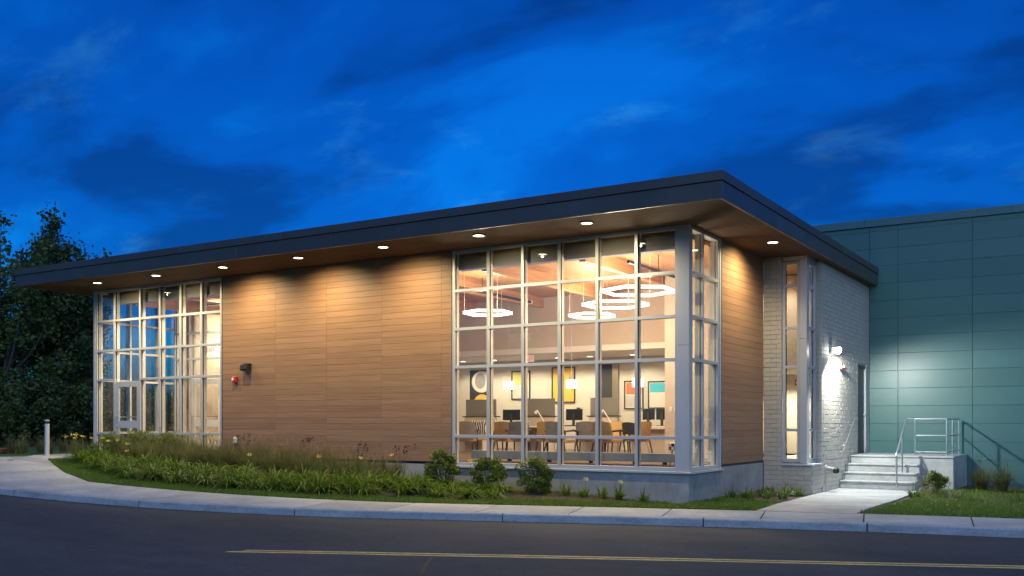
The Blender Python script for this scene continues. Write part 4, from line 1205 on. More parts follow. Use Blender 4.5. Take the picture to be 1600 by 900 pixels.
# wall pack on the brick (lit)
wp = root('wall_light', (1.08, 6.15, 3.10), 'bright white wall light on the painted brick beside the service door', 'wall lamp')
BOX('housing', (1.083, 6.05, 3.14), (1.15, 6.25, 3.32), 'grey_plastic', wp, 0.01)
mb = MB(); mb.v = [Vector(p) for p in ((1.152, 6.06, 3.315), (1.29, 6.06, 3.29), (1.29, 6.06, 3.262), (1.152, 6.06, 3.262), (1.152, 6.24, 3.315), (1.29, 6.24, 3.29), (1.29, 6.24, 3.262), (1.152, 6.24, 3.262))]
mb.f = [(0, 1, 2, 3), (7, 6, 5, 4), (0, 4, 5, 1), (1, 5, 6, 2), (2, 6, 7, 3), (3, 7, 4, 0)]; mb.build('hood', 'grey_plastic', wp)
mb = MB(); mb.tube([(1.235, 6.15, 3.258), (1.245, 6.15, 3.22), (1.25, 6.15, 3.17), (1.25, 6.15, 3.12)], [0.065, 0.09, 0.085, 0.035], 16).build('lens', 'wallpack', wp, smooth=True)
light('SPOT', 'wall_lamp', (1.27, 6.15, 3.10), 850, (0.96, 1.0, 0.93), wp, size=0.045, spot=rad(164), blend=0.30, rot=(rad(16), rad(-16), 0))

# dark unlit wall light on the wood wall
wl2 = root('wall_light', (-11.68, 0, 2.75), 'small black unlit wall light on the wood wall', 'wall lamp')
mb = MB(); prof = [(-0.012, 2.98), (-0.15, 2.95), (-0.17, 2.84), (-0.15, 2.81), (-0.012, 2.80)]
k = 0
for x in (-11.79, -11.55):
    mb.v += [Vector((x, y, z)) for y, z in prof]
mb.f = [tuple(range(5)), tuple(range(9, 4, -1))] + [(i, (i + 1) % 5, 5 + (i + 1) % 5, 5 + i) for i in range(5)]
mb.build('housing', 'black_metal', wl2); BOX('lens', (-11.77, -0.135, 2.790), (-11.57, -0.03, 2.803), 'grey_plastic', wl2)
BOX('cap_edge', (-11.795, -0.10, 2.982), (-11.545, -0.004, 2.992), 'steel', wl2)

def strobe(c, nrm, label, s=1.0):
    """red horn strobe; nrm 'y-' faces -Y, 'x+' faces +X"""
    t = root('fire_alarm_strobe', c, label, 'fire alarm')
    x, y, z = c
    if nrm == 'y-':
        BOX('body', (x - 0.07 * s, y - 0.075, z - 0.075 * s), (x + 0.07 * s, y - 0.003, z + 0.075 * s), 'red', t, 0.010)
        BOX('strobe_lens', (x - 0.055 * s, y - 0.11, z - 0.035), (x + 0.0 * s, y - 0.077, z + 0.035), 'clear_lens', t, 0.010)
    else:
        BOX('body', (x + 0.003, y - 0.07 * s, z - 0.075 * s), (x + 0.075, y + 0.07 * s, z + 0.075 * s), 'red', t, 0.010)
        BOX('strobe_lens', (x + 0.077, y - 0.01, z - 0.03), (x + 0.11, y + 0.05 * s, z + 0.03), 'clear_lens', t, 0.010)
strobe((-12.10, 0.0, 2.60), 'y-', 'red fire alarm strobe on the wood wall below the black light')
strobe((1.08, 7.05, 2.88), 'x+', 'red fire alarm strobe on the painted brick beside the bright light')
hb = root('outlet_cover', (-12.10, 0, 1.0), 'small pale grey outlet cover low on the wood wall near the entrance', 'outlet')
mb = MB().box((-12.16, -0.055, 0.985), (-12.04, -0.003, 1.145)); mb.build('cover', 'white_plastic', hb, bev=0.02)
BOX('keyhole', (-12.115, -0.060, 1.03), (-12.085, -0.0555, 1.10), 'grey_plastic', hb)
MB().tube([(-12.10, -0.03, 0.985), (-12.10, -0.03, 0.82), (-12.10, -0.01, 0.75)], 0.006, 6).build('cable', 'rubber', hb)
# fire department connection
fd = root('fire_hose_connection', (1.08, 5.75, 0.42), 'twin fire hose connection with black caps low on the painted brick', 'hose connection')
MB().tube([(1.083, 5.72, 0.44), (1.11, 5.72, 0.44)], [0.10, 0.10], 18).build('wall_plate', 'steel', fd, smooth=False)
MB().tube([(1.111, 5.72, 0.44), (1.20, 5.72, 0.44)], [0.062, 0.062], 14).build('pipe', 'steel', fd)
for dy in (-0.075, 0.075):
    MB().tube([(1.18, 5.72 + dy * 0.4, 0.44), (1.30, 5.72 + dy, 0.415)], [0.05, 0.055], 14).build('coupling', 'steel', fd)
    MB().tube([(1.301, 5.72 + dy, 0.414), (1.36, 5.72 + dy * 1.3, 0.40)], [0.064, 0.060], 14).build('cap', 'rubber', fd)
    MB().tube([(1.33, 5.72 + dy, 0.34), (1.31, 5.72 + dy * 0.9, 0.20), (1.28, 5.72 + dy * 0.4, 0.16), (1.20, 5.72, 0.30)], 0.004, 5).build('chain', 'steel', fd)
MB().tube([(1.10, 5.45, 0.06), (1.10, 5.45, -0.09)], 0.03, 8).build('drain_pipe', 'steel', fd)

# ================================================================== steps, landing and rails
S0, S1 = 1.10, 2.80
stp = root('entrance_steps', (2.0, 8.5, -0.08), 'four grey concrete steps up to a landing block at the service door', 'steps')
LZ = 0.70; NS = 4; RI = (LZ + 0.08) / NS; TD = 0.30; YF = 7.0
for i in range(NS - 1):
    y0 = YF + i * TD; z1 = -0.08 + RI * (i + 1)
    mb = MB(); prof = [(y0 + 0.02, -0.3), (y0 + 0.02, z1 - 0.045), (y0, z1 - 0.030), (y0, z1 - 0.006), (y0 + 0.008, z1), (7.9 - 0.003, z1), (7.9 - 0.003, -0.3)]
    lo_z = -0.3 if i == 0 else -0.08 + RI * i + 0.0005
    prof = [(y, max(z, lo_z)) for y, z in prof]
    n_ = len(prof)
    for x in (S0, S1 + 0.0): mb.v += [Vector((x, y, z)) for y, z in prof]
    mb.f = [tuple(range(n_)), tuple(range(2 * n_ - 1, n_ - 1, -1))] + [(j, n_ + j, n_ + (j + 1) % n_, (j + 1) % n_) for j in range(n_)]
    mb.build('step', 'concrete_step', stp)
mb = MB(); prof = [(7.92, -0.35), (7.92, LZ - 0.045), (7.9, LZ - 0.03), (7.9, LZ - 0.006), (7.908, LZ), (YT - 0.005, LZ), (YT - 0.005, -0.35)]
n_ = len(prof)
for x in (S0, 3.50): mb.v += [Vector((x, y, z)) for y, z in prof]
mb.f = [tuple(range(n_)), tuple(range(2 * n_ - 1, n_ - 1, -1))] + [(j, n_ + j, n_ + (j + 1) % n_, (j + 1) % n_) for j in range(n_)]
mb.build('landing', 'concrete_step', stp)
gr = root('guard_rail', (3.0, 8.5, LZ), 'galvanised pipe guard rail with two lower bars round the landing', 'railing')
PR = 0.021
posts = [(2.62, 8.12), (3.33, 8.12), (3.33, 9.05), (3.33, 10.18)]
for px_, py_ in posts:
    MB().tube([(px_, py_, LZ), (px_, py_, LZ + 0.90)], PR, 10).build('post', 'steel', gr)
    MB().tube([(px_, py_, LZ), (px_, py_, LZ + 0.012)], 0.045, 10).build('base_plate', 'steel', gr)
for z in (0.90, 0.50, 0.10):
    r_ = PR if z > 0.8 else 0.017
    MB().tube([(2.62 + (0 if z > 0.8 else PR), 8.12, LZ + z), (3.33, 8.12, LZ + z)], r_, 10).build('rail', 'steel', gr)
    MB().tube([(3.33, 8.12 + PR, LZ + z), (3.33, 10.18, LZ + z)], r_, 10).build('rail', 'steel', gr)
hr = root('stair_handrail', (2.45, 7.3, -0.08), 'galvanised pipe handrail standing on the steps, joined to the guard rail', 'railing')
MB().tube([(2.43, 6.82, -0.08), (2.43, 6.82, 0.74), (2.43, 6.86, 0.80), (2.43, 7.98, 1.58), (2.44, 8.06, 1.60), (2.60, 8.12, 1.60)], PR, 10).build('rail', 'steel', hr)
MB().tube([(2.43, 7.50, 0.31), (2.43, 7.50, 1.24)], PR, 10).build('post', 'steel', hr)
hw = root('wall_handrail', (1.15, 7.6, 0.8), 'thin galvanised handrail fixed along the painted brick beside the steps', 'railing')
MB().tube([(1.09, 7.0, 0.80), (1.16, 7.0, 0.80), (1.16, 7.08, 0.83), (1.16, 8.25, 1.60), (1.16, 8.6, 1.61)], 0.017, 8).build('rail', 'steel', hw)
for y, z in ((7.35, 1.00), (8.1, 1.49)):
    MB().tube([(1.078, y, z - 0.04), (1.15, y, z - 0.04), (1.16, y, z - 0.01)], 0.008, 6).build('bracket', 'steel', hw)

# bollard
bz = float(GZ(-18.05, -1.30))
bo = root('bollard', (-18.05, -1.30, bz), 'slim light grey bollard beside the entrance path', 'bollard')
MB().tube([(-18.05, -1.30, bz - 0.05), (-18.05, -1.30, bz + 0.86)], 0.062, 18).build('post', 'bollard', bo)
MB().tube([(-18.05, -1.30, bz + 0.86), (-18.05, -1.30, bz + 0.93)], 0.055, 18).build('louvre', 'black_metal', bo)
MB().tube([(-18.05, -1.30, bz + 0.93), (-18.05, -1.30, bz + 0.97)], [0.062, 0.058], 18).build('cap', 'bollard', bo)
o = BOX('edging_block', (-22.6, -1.6, float(Zg(-22)) + 0.02), (-20.6, -0.4, float(Zg(-22)) + 0.11), 'red_pad')
tag(o, 'low red brick edging at the far left beside the path', 'edging')

# ================================================================== plants
def blades(base, yaw, L, w, lean, segs=4, droop=0.35, twist=0.0, tip=0.05):
    """arching strap leaves -> verts, quads"""
    n = len(base); t = np.linspace(0, 1, segs + 1)
    L = np.asarray(L)[:, None]; lean = np.asarray(lean)[:, None]; w = np.asarray(w)[:, None]
    hor = L * lean * t[None, :] ** 1.7
    ver = L * (t[None, :] - droop * lean * 1.6 * t[None, :] ** 2.4) * np.sqrt(np.clip(1 - 0.35 * lean ** 2, 0.3, 1))
    wid = w * (np.minimum(1, 1.15 - t[None, :] ** 2.2 * (1.15 - tip))) * (0.7 + 0.3 * np.minimum(1, t[None, :] * 4))
    dx, dy = np.cos(yaw)[:, None], np.sin(yaw)[:, None]
    cx = base[:, 0:1] + dx * hor; cy = base[:, 1:2] + dy * hor; cz = base[:, 2:3] + ver
    sx, sy = -dy * wid / 2, dx * wid / 2
    A = np.stack([cx - sx, cy - sy, cz], -1); Bv = np.stack([cx + sx, cy + sy, cz + 0.15 * wid], -1)
    V = np.stack([A, Bv], 2).reshape(n, (segs + 1) * 2, 3)
    k = np.arange(segs) * 2
    F = np.stack([k, k + 1, k + 3, k + 2], -1)[None] + (np.arange(n) * (segs + 1) * 2)[:, None, None]
    return V.reshape(-1, 3), F.reshape(-1, 4)
def merge(parts):
    vs, fs, o_ = [], [], 0
    for v, f in parts:
        vs.append(v); fs.append(f + o_); o_ += len(v)
    return np.concatenate(vs), np.concatenate(fs)
def clump_blades(cx, cy, cz, n, L, w, lean, spread, **kw):
    a = RNG.uniform(0, 2 * np.pi, n); r = spread * np.sqrt(RNG.uniform(0, 1, n))
    base = np.stack([cx + r * np.cos(a), cy + r * np.sin(a), np.full(n, cz)], 1)
    yaw = a + RNG.normal(0, 0.7, n)
    return blades(base, yaw, L * RNG.uniform(0.65, 1.1, n), w * RNG.uniform(0.7, 1.2, n), np.clip(RNG.normal(lean, 0.22, n), 0.02, 1.1), **kw)

def leaves(c, nrm_bias, size, asp=0.6):
    """rhombic leaves at centres c (N,3)"""
    n = len(c)
    d = RNG.normal(0, 1, (n, 3)); d[:, 2] *= 0.6; d /= np.linalg.norm(d, axis=1)[:, None]
    nn = RNG.normal(0, 1, (n, 3)) + nrm_bias; nn -= d * np.sum(nn * d, 1)[:, None]; nn /= np.maximum(np.linalg.norm(nn, axis=1), 1e-6)[:, None]
    s = np.cross(nn, d); sz = size * RNG.uniform(0.6, 1.25, n)[:, None]
    V = np.stack([c - d * sz * 0.5, c + s * sz * asp * 0.5 + nn * sz * 0.08, c + d * sz * 0.5, c - s * sz * asp * 0.5 + nn * sz * 0.08], 1).reshape(-1, 3)
    F = np.arange(n * 4).reshape(n, 4)
    return V, F

# lawn: short blades along the pavement and beside the walk
def scatter_lawn(nb, xr, ylo, yhi):
    x = RNG.uniform(xr[0], xr[1], nb); lo, hi = ylo(x), yhi(x)
    y = lo + (hi - lo) * RNG.uniform(0, 1, nb)
    return x, y
pts = []
x, y = scatter_lawn(60000, (-17.0, 1.62), lambda X: B(X) + 0.01, lambda X: B(X) + lawn_w(X) + 0.12); pts.append(np.stack([x, y], 1))
x, y = scatter_lawn(6000, (0.02, 1.5), lambda X: B(X) + 0.5, lambda X: 1.9 - X * 0.5); pts.append(np.stack([x, y], 1))
x, y = scatter_lawn(34000, (3.06, 11.5), lambda X: B(X) + 0.01, lambda X: np.interp(X, [3.0, 4.2, 6.5, 12], [5.0, 3.2, 3.7, 5.7])); pts.append(np.stack([x, y], 1))
x, y = scatter_lawn(14000, (-34, -18.5), lambda X: np.full_like(X, -4.6), lambda X: np.full_like(X, 14.0)); pts.append(np.stack([x, y], 1))
x, y = scatter_lawn(20000, (3.0, 8.5), lambda X: np.interp(X, [3.0, 4.2, 6.5, 12], [4.6, 3.0, 3.6, 5.6]), lambda X: np.full_like(X, 8.6)); pts.append(np.stack([x, y], 1))
x, y = scatter_lawn(2600, (-3.4, -0.3), lambda X: B(X) + lawn_w(X) - 0.05, lambda X: np.full_like(X, -0.05)); pts.append(np.stack([x, y], 1))
p = np.concatenate(pts)
keep = ~((p[:, 0] > 1.2) & (p[:, 0] < 3.16) & (p[:, 1] > -0.9)) | (p[:, 0] < 1.60 - (p[:, 1] + 0.95) * 0.093 - 0.02)
keep &= ~((p[:, 0] > 1.05) & (p[:, 0] < 3.16 - (p[:, 1] + 0.7) * 0.04) & (p[:, 1] > 1.0) & (p[:, 0] > 1.60 - (p[:, 1] + 0.95) * 0.093 - 0.02))
p = p[keep]
base = np.stack([p[:, 0], p[:, 1], GZ(p[:, 0], p[:, 1]) - 0.022], 1)
n = len(base)
v, f = blades(base, RNG.uniform(0, 2 * np.pi, n), RNG.uniform(0.05, 0.11, n), RNG.uniform(0.006, 0.012, n), np.clip(RNG.normal(0.45, 0.2, n), 0, 1), segs=2)
o = np_mesh('lawn_grass', v, f, 4, 'lawn'); tag(o, 'mown green lawn grass along the pavement and beside the walk', 'lawn', kind='stuff')

# daylily mass planting in front of the wood wall
parts = []
cl = []
for x in np.arange(-16.6, -3.15, 0.30):
    y0 = float(B(x) + lawn_w(x)) + 0.16
    depth_rows = 4 if x < -4.5 else 3
    for r_ in range(depth_rows):
        xx = x + random.uniform(-0.16, 0.16); yy = y0 + r_ * 0.34 + random.uniform(-0.13, 0.13)
        if random.random() < 0.06: continue
        if yy > -0.35: continue
        if x < -14.5 and r_ == 3: continue
        cl.append((xx, yy))
        L_ = random.uniform(0.50, 0.82) * (0.85 if r_ == 0 else 1.0) * (0.72 if x > -5.0 else 1.0)
        parts.append(clump_blades(xx, yy, float(GZ(xx, yy)) - 0.02, 58, L_, 0.026, 0.78, 0.08, segs=6, droop=0.58))
# beside the brick corner
for xx, yy in [(0.35, 2.2), (0.7, 2.5), (0.45, 3.0), (0.85, 3.2), (0.4, 3.7), (0.75, 3.9), (1.0, 2.6), (0.25, 1.6), (0.6, 1.8), (0.95, 4.0)]:
    parts.append(clump_blades(xx, yy, float(GZ(xx, yy)) - 0.02, 42, random.uniform(0.3, 0.42), 0.016, 0.55, 0.08, segs=5, droop=0.45))
v, f = merge(parts)
dl = np_mesh('daylily_bed', v, f, 4, 'daylily', smooth=True); tag(dl, 'mass of arching green daylily leaves in front of the wood wall', 'daylilies', kind='stuff')
# daylily flowers: one mesh, many flowers, each a part of the bed
def flower_mesh(m):
    vs, fs = [], []
    for k in range(6):
        a = k * math.pi / 3; da = 0.42
        b_ = len(vs)
        for r_, z, w_ in ((0.006, 0.0, 0.3), (0.028, 0.035, 0.55), (0.052, 0.052, 0.42), (0.070, 0.046, 0.05)):
            for s in (-1, 1):
                vs.append((r_ * math.cos(a + s * da * w_), r_ * math.sin(a + s * da * w_), z))
        for i in range(3): fs.append((b_ + 2 * i, b_ + 2 * i + 1, b_ + 2 * i + 3, b_ + 2 * i + 2))
    me = bpy.data.meshes.new('flower'); me.from_pydata(vs, [], fs); me.materials.append(MATS[m])
    return me
fm = [flower_mesh('petal'), flower_mesh('petal_yellow')]
stalk = MB().tube([(0, 0, -0.45), (0.01, 0, -0.2), (0, 0, 0)], 0.005, 5)
fpos = [(-16.5, -1.75), (-16.2, -1.5), (-15.9, -1.9), (-16.9, -1.2), (-16.4, -1.1), (-15.4, -1.3), (-14.6, -1.6), (-12.9, -2.6), (-12.7, -2.75), (-13.3, -2.2), (-11.9, -2.2), (-9.6, -1.9), (-9.2, -1.7), (-7.9, -1.5), (-7.7, -1.45), (-6.9, -1.3), (-6.3, -1.15), (-6.0, -1.35), (-5.75, -1.2), (-5.3, -0.95), (-4.9, -1.1), (-4.3, -0.95), (-3.75, -1.0), (-16.7, -1.45), (-15.0, -1.75)]
for i, (x, y) in enumerate(fpos[:7] + fpos[7:9] + fpos[11:14:2] + fpos[15:23:2] + fpos[23:]):
    z = float(GZ(x, y)) + random.uniform(0.50, 0.66)
    o = link(bpy.data.objects.new('flower', fm[i % 2])); o.parent = dl; o.location = (x, y, z)
    o.rotation_euler = (random.uniform(0.4, 0.9), 0, random.uniform(0.2, 1.4)); o.scale = (0.85,) * 3
    s = stalk if False else MB().tube([(x + 0.02, y, z - 0.5), (x + 0.01, y, z - 0.2), (x, y, z)], 0.005, 5)
    s.build('flower_stalk', 'stem', dl)

# misty fountain grass behind the daylilies and by the entrance
parts = []; seeds = []
for x in np.arange(-15.9, -6.2, 0.36):
    for r_ in range(3):
        xx = x + random.uniform(-0.14, 0.14)
        yy = -0.45 - r_ * 0.42 + random.uniform(-0.08, 0.08)
        if yy < float(B(xx) + lawn_w(xx)) + 0.95: continue
        h = random.uniform(0.62, 0.82) * np.interp(xx, [-15, -9, -6.2], [1.12, 0.95, 0.72])
        parts.append(clump_blades(xx, yy, float(GZ(xx, yy)) - 0.02, 230, h, 0.008, 0.42, 0.06, segs=4, droop=0.35))
        nS = 10
        a = RNG.uniform(0, 2 * np.pi, nS); r = RNG.uniform(0.05, 0.36, nS)
        c = np.stack([xx + r * np.cos(a), yy + r * np.sin(a), float(GZ(xx, yy)) + h * RNG.uniform(0.72, 1.05, nS)], 1)
        seeds.append(blades(c, a, np.full(nS, 0.12), np.full(nS, 0.012), np.full(nS, 0.5), segs=2))
for xx, yy in [(-18.7, -0.9), (-19.2, -0.5), (-18.9, 0.1), (-19.6, -1.1), (-19.9, -0.3), (-20.4, -0.9), (-20.9, -0.2), (-19.3, 0.6), (-20.2, 0.6), (-21.5, 0.1), (-18.5, 0.5), (-21.2, -1.2)]:
    parts.append(clump_blades(xx, yy, float(GZ(xx, yy)) - 0.02, 150, 0.55, 0.008, 0.42, 0.10, segs=4, droop=0.35))
    nS = 10
    a = RNG.uniform(0, 2 * np.pi, nS); r = RNG.uniform(0.05, 0.36, nS)
    c = np.stack([xx + r * np.cos(a), yy + r * np.sin(a), float(GZ(xx, yy)) + 0.5 * RNG.uniform(0.72, 1.05, nS)], 1)
    seeds.append(blades(c, a, np.full(nS, 0.12), np.full(nS, 0.012), np.full(nS, 0.5), segs=2))
v, f = merge(parts)
fg = np_mesh('fountain_grass', v, f, 4, 'fountain_grass', smooth=True); tag(fg, 'soft grey-green ornamental grass between the daylilies and the wall', 'ornamental grass', kind='stuff')
v, f = merge(seeds); tag(np_mesh('seed_heads', v, f, 4, 'seed', parent=fg), kind='stuff')

# clumps one can count: young daylilies along the concrete base
for i, (x, y) in enumerate([(-3.05, -0.72), (-2.72, -0.62), (-2.28, -0.62), (-1.92, -0.55), (-1.56, -0.50), (-1.22, -0.48), (-0.72, -0.42)]):
    z = float(GZ(x, y)) - 0.02
    t = root('daylily', (x, y, z), 'small young daylily clump, number %s from the left along the bare concrete base' % ['one', 'two', 'three', 'four', 'five', 'six', 'seven'][i], 'daylily', 'young daylilies along the concrete base')
    v, f = clump_blades(x, y, z, 52, 0.38 + 0.05 * (i % 3), 0.017, 0.55, 0.06, segs=5, droop=0.45)
    np_mesh('leaves', v, f, 4, 'daylily', parent=t, origin=(x, y, z), smooth=True)
    if i in (3, 5):
        o = link(bpy.data.objects.new('flower', fm[i % 2])); o.parent = t; o.location = (0.05, -0.03, 0.36); o.rotation_euler = (0.7, 0, 0.8); o.scale = (0.8,) * 3
        MB().tube([(x, y, z), (x + 0.05, y - 0.03, z + 0.36)], 0.004, 5).build('flower_stalk', 'stem', t)

# shrubs
def shrub(name, x, y, rx, ry, h, n, label, m='boxwood', size=0.045, group=None, gap=0.12, stems=9, cat='shrub', zb=None, skirt=0):
    z = float(GZ(x, y)) - 0.02 if zb is None else zb
    t = root(name, (x, y, z), label, cat, group)
    # twig tips on several rough lobes
    lobes = []
    for k in range(skirt):
        a = RNG.uniform(0, 2 * np.pi); rr = RNG.uniform(0.3, 0.95)
        lobes.append((rx * rr * math.cos(a), ry * rr * math.sin(a), h * RNG.uniform(0.08, 0.30), RNG.uniform(0.22, 0.34) * min(rx, h)))
    for k in range(34):
        u = RNG.normal(0, 1, 3); u /= np.linalg.norm(u)
        if u[2] < -0.75: u[2] *= -1
        rr = RNG.uniform(0.55, 0.92)
        lobes.append((u[0] * rx * rr, u[1] * ry * rr, h * (0.50 + 0.46 * u[2] * rr), RNG.uniform(0.18, 0.32) * min(rx, h)))
    per = n // len(lobes); cs = []; nb = []
    for lx, ly, lz, lr in lobes:
        d = RNG.normal(0, 1, (per, 3)); d /= np.linalg.norm(d, axis=1)[:, None]
        r = lr * RNG.uniform(0.35, 1.0, per) ** 0.6
        c = np.stack([x + lx + d[:, 0] * r, y + ly + d[:, 1] * r, z + lz + d[:, 2] * r], 1)
        cs.append(c); nb.append(d * 0.8 + np.array([0, 0, 0.5]))
    c = np.concatenate(cs); nb = np.concatenate(nb); k = c[:, 2] > z + h * gap
    v, f = leaves(c[k], nb[k], size)
    np_mesh('foliage', v, f, 4, m, parent=t, origin=(x, y, z))
    mb = MB()
    for k in range(stems):
        a = 2 * math.pi * k / stems + random.uniform(-.3, .3); r = random.uniform(0.35, 0.7)
        mb.tube([(x + 0.03 * math.cos(a), y + 0.03 * math.sin(a), z - 0.02), (x + rx * r * 0.55 * math.cos(a), y + ry * r * 0.55 * math.sin(a), z + h * 0.35), (x + rx * r * math.cos(a), y + ry * r * math.sin(a), z + h * 0.75)], [0.012, 0.008, 0.004], 5)
    mb.build('stems', 'bark', t)
    return t
G = 'rounded shrubs along the facade'
shrub('boxwood_shrub', -5.10, -0.78, 0.39, 0.36, 0.80, 5200, 'rounded boxwood shrub where the wood wall meets the big window', group=G)
shrub('boxwood_shrub', -4.02, -0.72, 0.40, 0.36, 0.70, 5200, 'rounded boxwood shrub under the second window column', group=G)
shrub('boxwood_shrub', -2.98, -0.66, 0.39, 0.36, 0.78, 5200, 'rounded boxwood shrub standing clear of the flowers under the third window column', group=G)
shrub('boxwood_shrub', -15.85, -0.95, 0.50, 0.40, 0.78, 2800, 'low rounded shrub in front of the outer entrance door', group=G)
shrub('boxwood_shrub', -14.90, -0.75, 0.60, 0.42, 0.88, 3200, 'largest rounded shrub in the middle of the glass entrance', group=G)
shrub('boxwood_shrub', -13.85, -0.62, 0.62, 0.40, 0.80, 3200, 'rounded shrub at the right part of the glass entrance', group=G)
for i, (x, lab) in enumerate(((-11.3, 'sparse dark red seedling heads before the wood wall, leftmost'), (-9.2, 'sparse dark red twigs poking up before the wood wall, second from the left'), (-7.7, 'sparse dark red twigs before the wood wall, third from the left'), (-6.35, 'sparse dark red twigs near the first boxwood'))):
    z = float(GZ(x, -0.5))
    t = root('red_leaved_plant', (x, -0.5, z), lab, 'plant', 'dark red plants before the wood wall')
    mb = MB(); cs = []
    for k in range(7):
        a = random.uniform(0, 6.28); r = random.uniform(0.05, 0.28); h = random.uniform(0.6, 0.86) * (0.95 if x > -8 else 1.0)
        mb.tube([(x, -0.5, z), (x + r * 0.5 * math.cos(a), -0.5 + r * 0.5 * math.sin(a), z + h * 0.6), (x + r * math.cos(a), -0.5 + r * math.sin(a), z + h)], 0.004, 4)
        for _ in range(9): cs.append((x + r * math.cos(a) + random.uniform(-.04, .04), -0.5 + r * math.sin(a) + random.uniform(-.04, .04), z + h - random.uniform(0, 0.16)))
    mb.build('stems', 'bark', t)
    v, f = leaves(np.array(cs), np.array([0, 0, 0.4]), 0.05); np_mesh('foliage', v, f, 4, 'burgundy', parent=t, origin=(x, -0.5, z))
# right-hand bed by the steps
shrub('bright_shrub', 3.30, 6.55, 0.30, 0.28, 0.52, 1500, 'small bright yellow-green shrub in front of the landing block', 'shrub_bright', 0.06)
def grass_tuft(x, y, L, label, m='fountain_grass', n=330, w=0.010, lean=0.45, spread=0.12, seed=24):
    z = float(GZ(x, y)) - 0.02
    t = root('grass_tuft', (x, y, z), label, 'ornamental grass', 'grass tufts beside the steps')
    v, f = clump_blades(x, y, z, n, L, w, lean, spread, segs=5, droop=0.45); np_mesh('blades', v, f, 4, m, parent=t, origin=(x, y, z), smooth=True)
    if seed:
        a = RNG.uniform(0, 2 * np.pi, seed); r = RNG.uniform(0.05, 0.4, seed) * L
        c = np.stack([x + r * np.cos(a), y + r * np.sin(a), z + L * RNG.uniform(0.7, 1.05, seed)], 1)
        v, f = blades(c, a, np.full(seed, 0.11), np.full(seed, 0.014), np.full(seed, 0.5), segs=2); np_mesh('seed_heads', v, f, 4, 'seed', parent=t, origin=(x, y, z))
grass_tuft(4.05, 8.3, 0.78, 'brownish ornamental grass tuft right beside the landing block')
grass_tuft(4.55, 7.7, 0.84, 'full ornamental grass tuft between the landing block and the right edge')
grass_tuft(5.30, 7.4, 0.80, 'ornamental grass tuft near the right edge of the picture')
grass_tuft(6.1, 8.0, 0.84, 'ornamental grass tuft farthest right along the teal wall')
grass_tuft(3.12, 5.0, 0.34, 'low leafy daylily tuft at the corner of the walk and the lawn', 'daylily', 60, 0.018, 0.55, 0.10, 10)
grass_tuft(3.15, 6.1, 0.36, 'dry straw-coloured grass tuft at the foot of the steps', 'seed', 90, 0.007, 0.5, 0.15, 16)
grass_tuft(3.75, 5.3, 0.30, 'yellowish low tuft left of the landing block on the lawn edge', 'fountain_grass', 120, 0.009, 0.55, 0.22, 10)
grass_tuft(4.3, 4.7, 0.24, 'green low tuft in the middle of the lawn edge right of the steps', 'daylily', 90, 0.012, 0.6, 0.25, 0)
grass_tuft(5.2, 4.9, 0.24, 'green low tuft at the lawn edge near the right of the picture', 'daylily', 90, 0.012, 0.6, 0.25, 0)
grass_tuft(6.1, 5.3, 0.26, 'green low tuft at the lawn edge at the far right', 'daylily', 90, 0.012, 0.6, 0.25, 0)

# ================================================================== trees at the left
def tree(name, x, y, H, spires, label, m='tree_leaf', lsize=0.19, nleaf=16000, base=0.10, rx=3.0, seed=1):
    rg = np.random.default_rng(seed); rd = random.Random(seed)
    z = float(GZ(x, y)) - 0.05
    t = root(name, (x, y, z), label, 'tree', 'trees at the left of the building')
    wood = MB()
    wood.tube([(x, y, z - 0.2), (x + 0.05, y, z + H * 0.25), (x - 0.08, y + 0.05, z + H * 0.5), (x, y, z + H * 0.8)], [0.20, 0.15, 0.10, 0.03], 9)
    cs, nbs = [], []
    total = sum(s[3] for s in spires)
    for (dx, dy, top, wgt, wd) in spires:
        tip = np.array([x + dx, y + dy, z + top])
        zs = z + H * rd.uniform(0.12, 0.3); st = np.array([x + dx * 0.1, y + dy * 0.1, zs])
        midp = st * 0.5 + tip * 0.5 + np.array([dx * 0.22, dy * 0.22, -0.1 * top])
        path = [st * (1 - u) ** 2 + 2 * midp * u * (1 - u) + tip * u * u for u in np.linspace(0, 1, 7)]
        wood.tube([tuple(p_) for p_ in path], list(np.linspace(0.085, 0.012, 7)), 6)
        n = int(nleaf * wgt / total); nt = max(10, n // 26)
        for _ in range(nt):
            u = rg.uniform(0.12, 1.0) ** 0.62
            c0 = st * (1 - u) ** 2 + 2 * midp * u * (1 - u) + tip * u * u
            r = wd * (1.0 - 0.75 * u ** 1.5) * rg.uniform(0.25, 1.0)
            a = rg.uniform(0, 2 * np.pi)
            tw = c0 + np.array([r * math.cos(a), r * math.sin(a), rg.uniform(-0.1, 0.35) * r])
            if rg.uniform() < 0.35:
                wood.tube([tuple(c0), tuple((c0 + tw) / 2 + np.array([0, 0, 0.05])), tuple(tw)], [0.018, 0.012, 0.005], 4, cap=False)
            k = 26; sp = rg.uniform(0.12, 0.24)
            cs.append(tw + rg.normal(0, 1, (k, 3)) * np.array([sp, sp, sp * 1.1])); nbs.append(np.tile(np.array([0, 0, 0.5]), (k, 1)))
    v, f = leaves(np.concatenate(cs), np.concatenate(nbs), lsize, 0.8)
    np_mesh('crown', v, f, 4, m, parent=t, origin=(x, y, z))
    wood.build('trunk', 'bark', t)
    return t
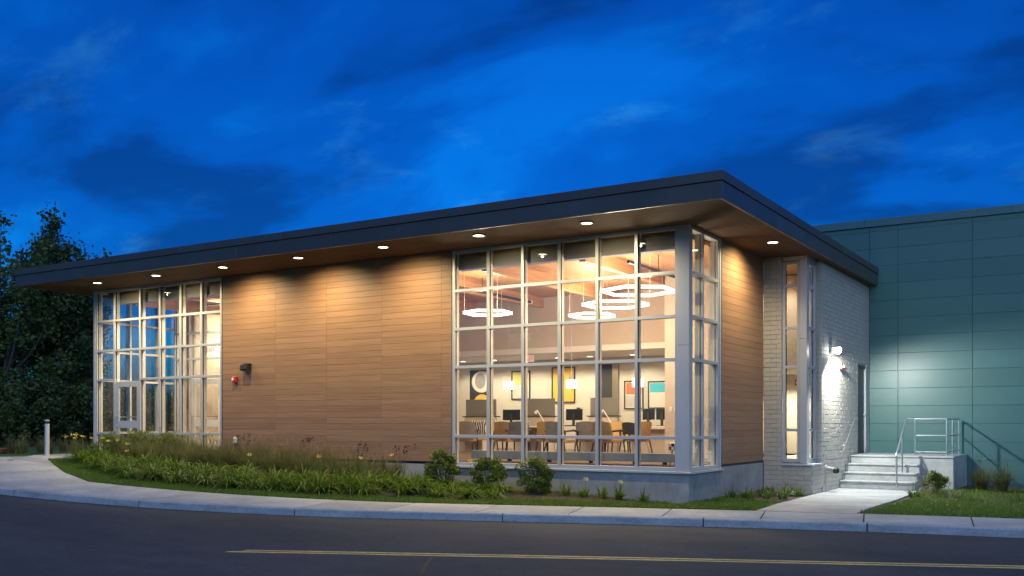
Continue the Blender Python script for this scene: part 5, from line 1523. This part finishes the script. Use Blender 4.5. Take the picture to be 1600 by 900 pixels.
def spire_set(H, R, n, seed, low=0.35):
    rd = random.Random(seed); out = [(0.2, 0.1, H, 1.3, 0.9)]
    for k in range(n):
        a = 2 * math.pi * k / n + rd.uniform(-0.3, 0.3); r = R * rd.uniform(0.35, 1.0)
        out.append((r * math.cos(a), r * math.sin(a), H * (1 - 0.45 * (r / R) ** 1.4) * rd.uniform(0.86, 1.0), 1.0, rd.uniform(0.7, 1.2)))
    for k in range(n + 3):
        a = 2 * math.pi * k / (n + 3) + rd.uniform(-0.4, 0.4); r = R * rd.uniform(0.15, 0.75)
        out.append((r * math.cos(a), r * math.sin(a), H * rd.uniform(0.72, 0.97), 1.2, rd.uniform(0.6, 0.95)))
    for k in range(n // 2):
        a = rd.uniform(0, 6.28); r = R * rd.uniform(0.6, 1.1)
        out.append((r * math.cos(a), r * math.sin(a), H * rd.uniform(low, low + 0.25), 0.8, rd.uniform(0.8, 1.3)))
    return out
tree('cottonwood_tree', -31.9, 5.4, 9.4, spire_set(9.4, 2.9, 7, 11), 'tall cottonwood tree at the left edge with the highest leafy spires', nleaf=10000, seed=11)
tree('cottonwood_tree', -33.4, 8.6, 10.1, spire_set(10.1, 2.1, 6, 12), 'tall cottonwood tree in the middle of the group, beside the leftmost one', 'tree_leaf_b', nleaf=17000, seed=12)
tree('cottonwood_tree', -35.3, 11.3, 9.3, spire_set(9.3, 2.3, 7, 13), 'cottonwood tree nearest the building, its top showing above the roof corner', nleaf=18000, seed=13)
tree('cottonwood_tree', -34.5, 3.2, 9.0, spire_set(9.0, 2.8, 6, 14), 'cottonwood tree cut by the left edge of the picture', 'tree_leaf_b', nleaf=10000, seed=14)
und = [(-30.0, 5.2, 1.9, 3.0, 'dark undergrowth bush below the leftmost cottonwood'), (-30.6, 7.6, 1.8, 2.8, 'dark undergrowth bush directly behind the bollard'),
       (-31.5, 9.6, 1.9, 2.9, 'dark undergrowth bush between the bollard and the entrance corner'), (-32.0, 11.4, 1.6, 2.7, 'dark undergrowth bush right beside the entrance corner post'),
       (-36.0, 9.3, 2.4, 3.0, 'tall dark bush behind the undergrowth, middle of the group'), (-36.5, 13.0, 2.2, 3.0, 'tall dark bush behind the undergrowth, nearest the building'),
       (-29.5, 3.0, 1.8, 2.8, 'dark bush at the far left edge'), (-42.0, 17.0, 3.0, 3.2, 'far dark bush low behind the entrance glass, left'), (-45.0, 22.5, 3.2, 3.2, 'far dark bush low behind the entrance glass, middle'), (-47.0, 29.0, 3.2, 3.2, 'far dark bush low behind the entrance glass, right'), (-36.5, 5.5, 2.4, 3.0, 'tall dark bush behind the leftmost cottonwood')]
for x, y, r_, h, lab in und:
    shrub('undergrowth_bush', x, y, r_, r_, h, 8000, lab, 'tree_leaf_b' if h > 2.9 else 'tree_leaf', 0.17, 'undergrowth at the left', gap=0.0, stems=7, cat='bush', skirt=18)
shrub('undergrowth_bush', -26.8, 9.2, 0.7, 0.7, 1.9, 900, 'pale leafy young bush right behind the entrance corner', 'shrub_bright', 0.11, gap=0.03, stems=6, cat='bush')
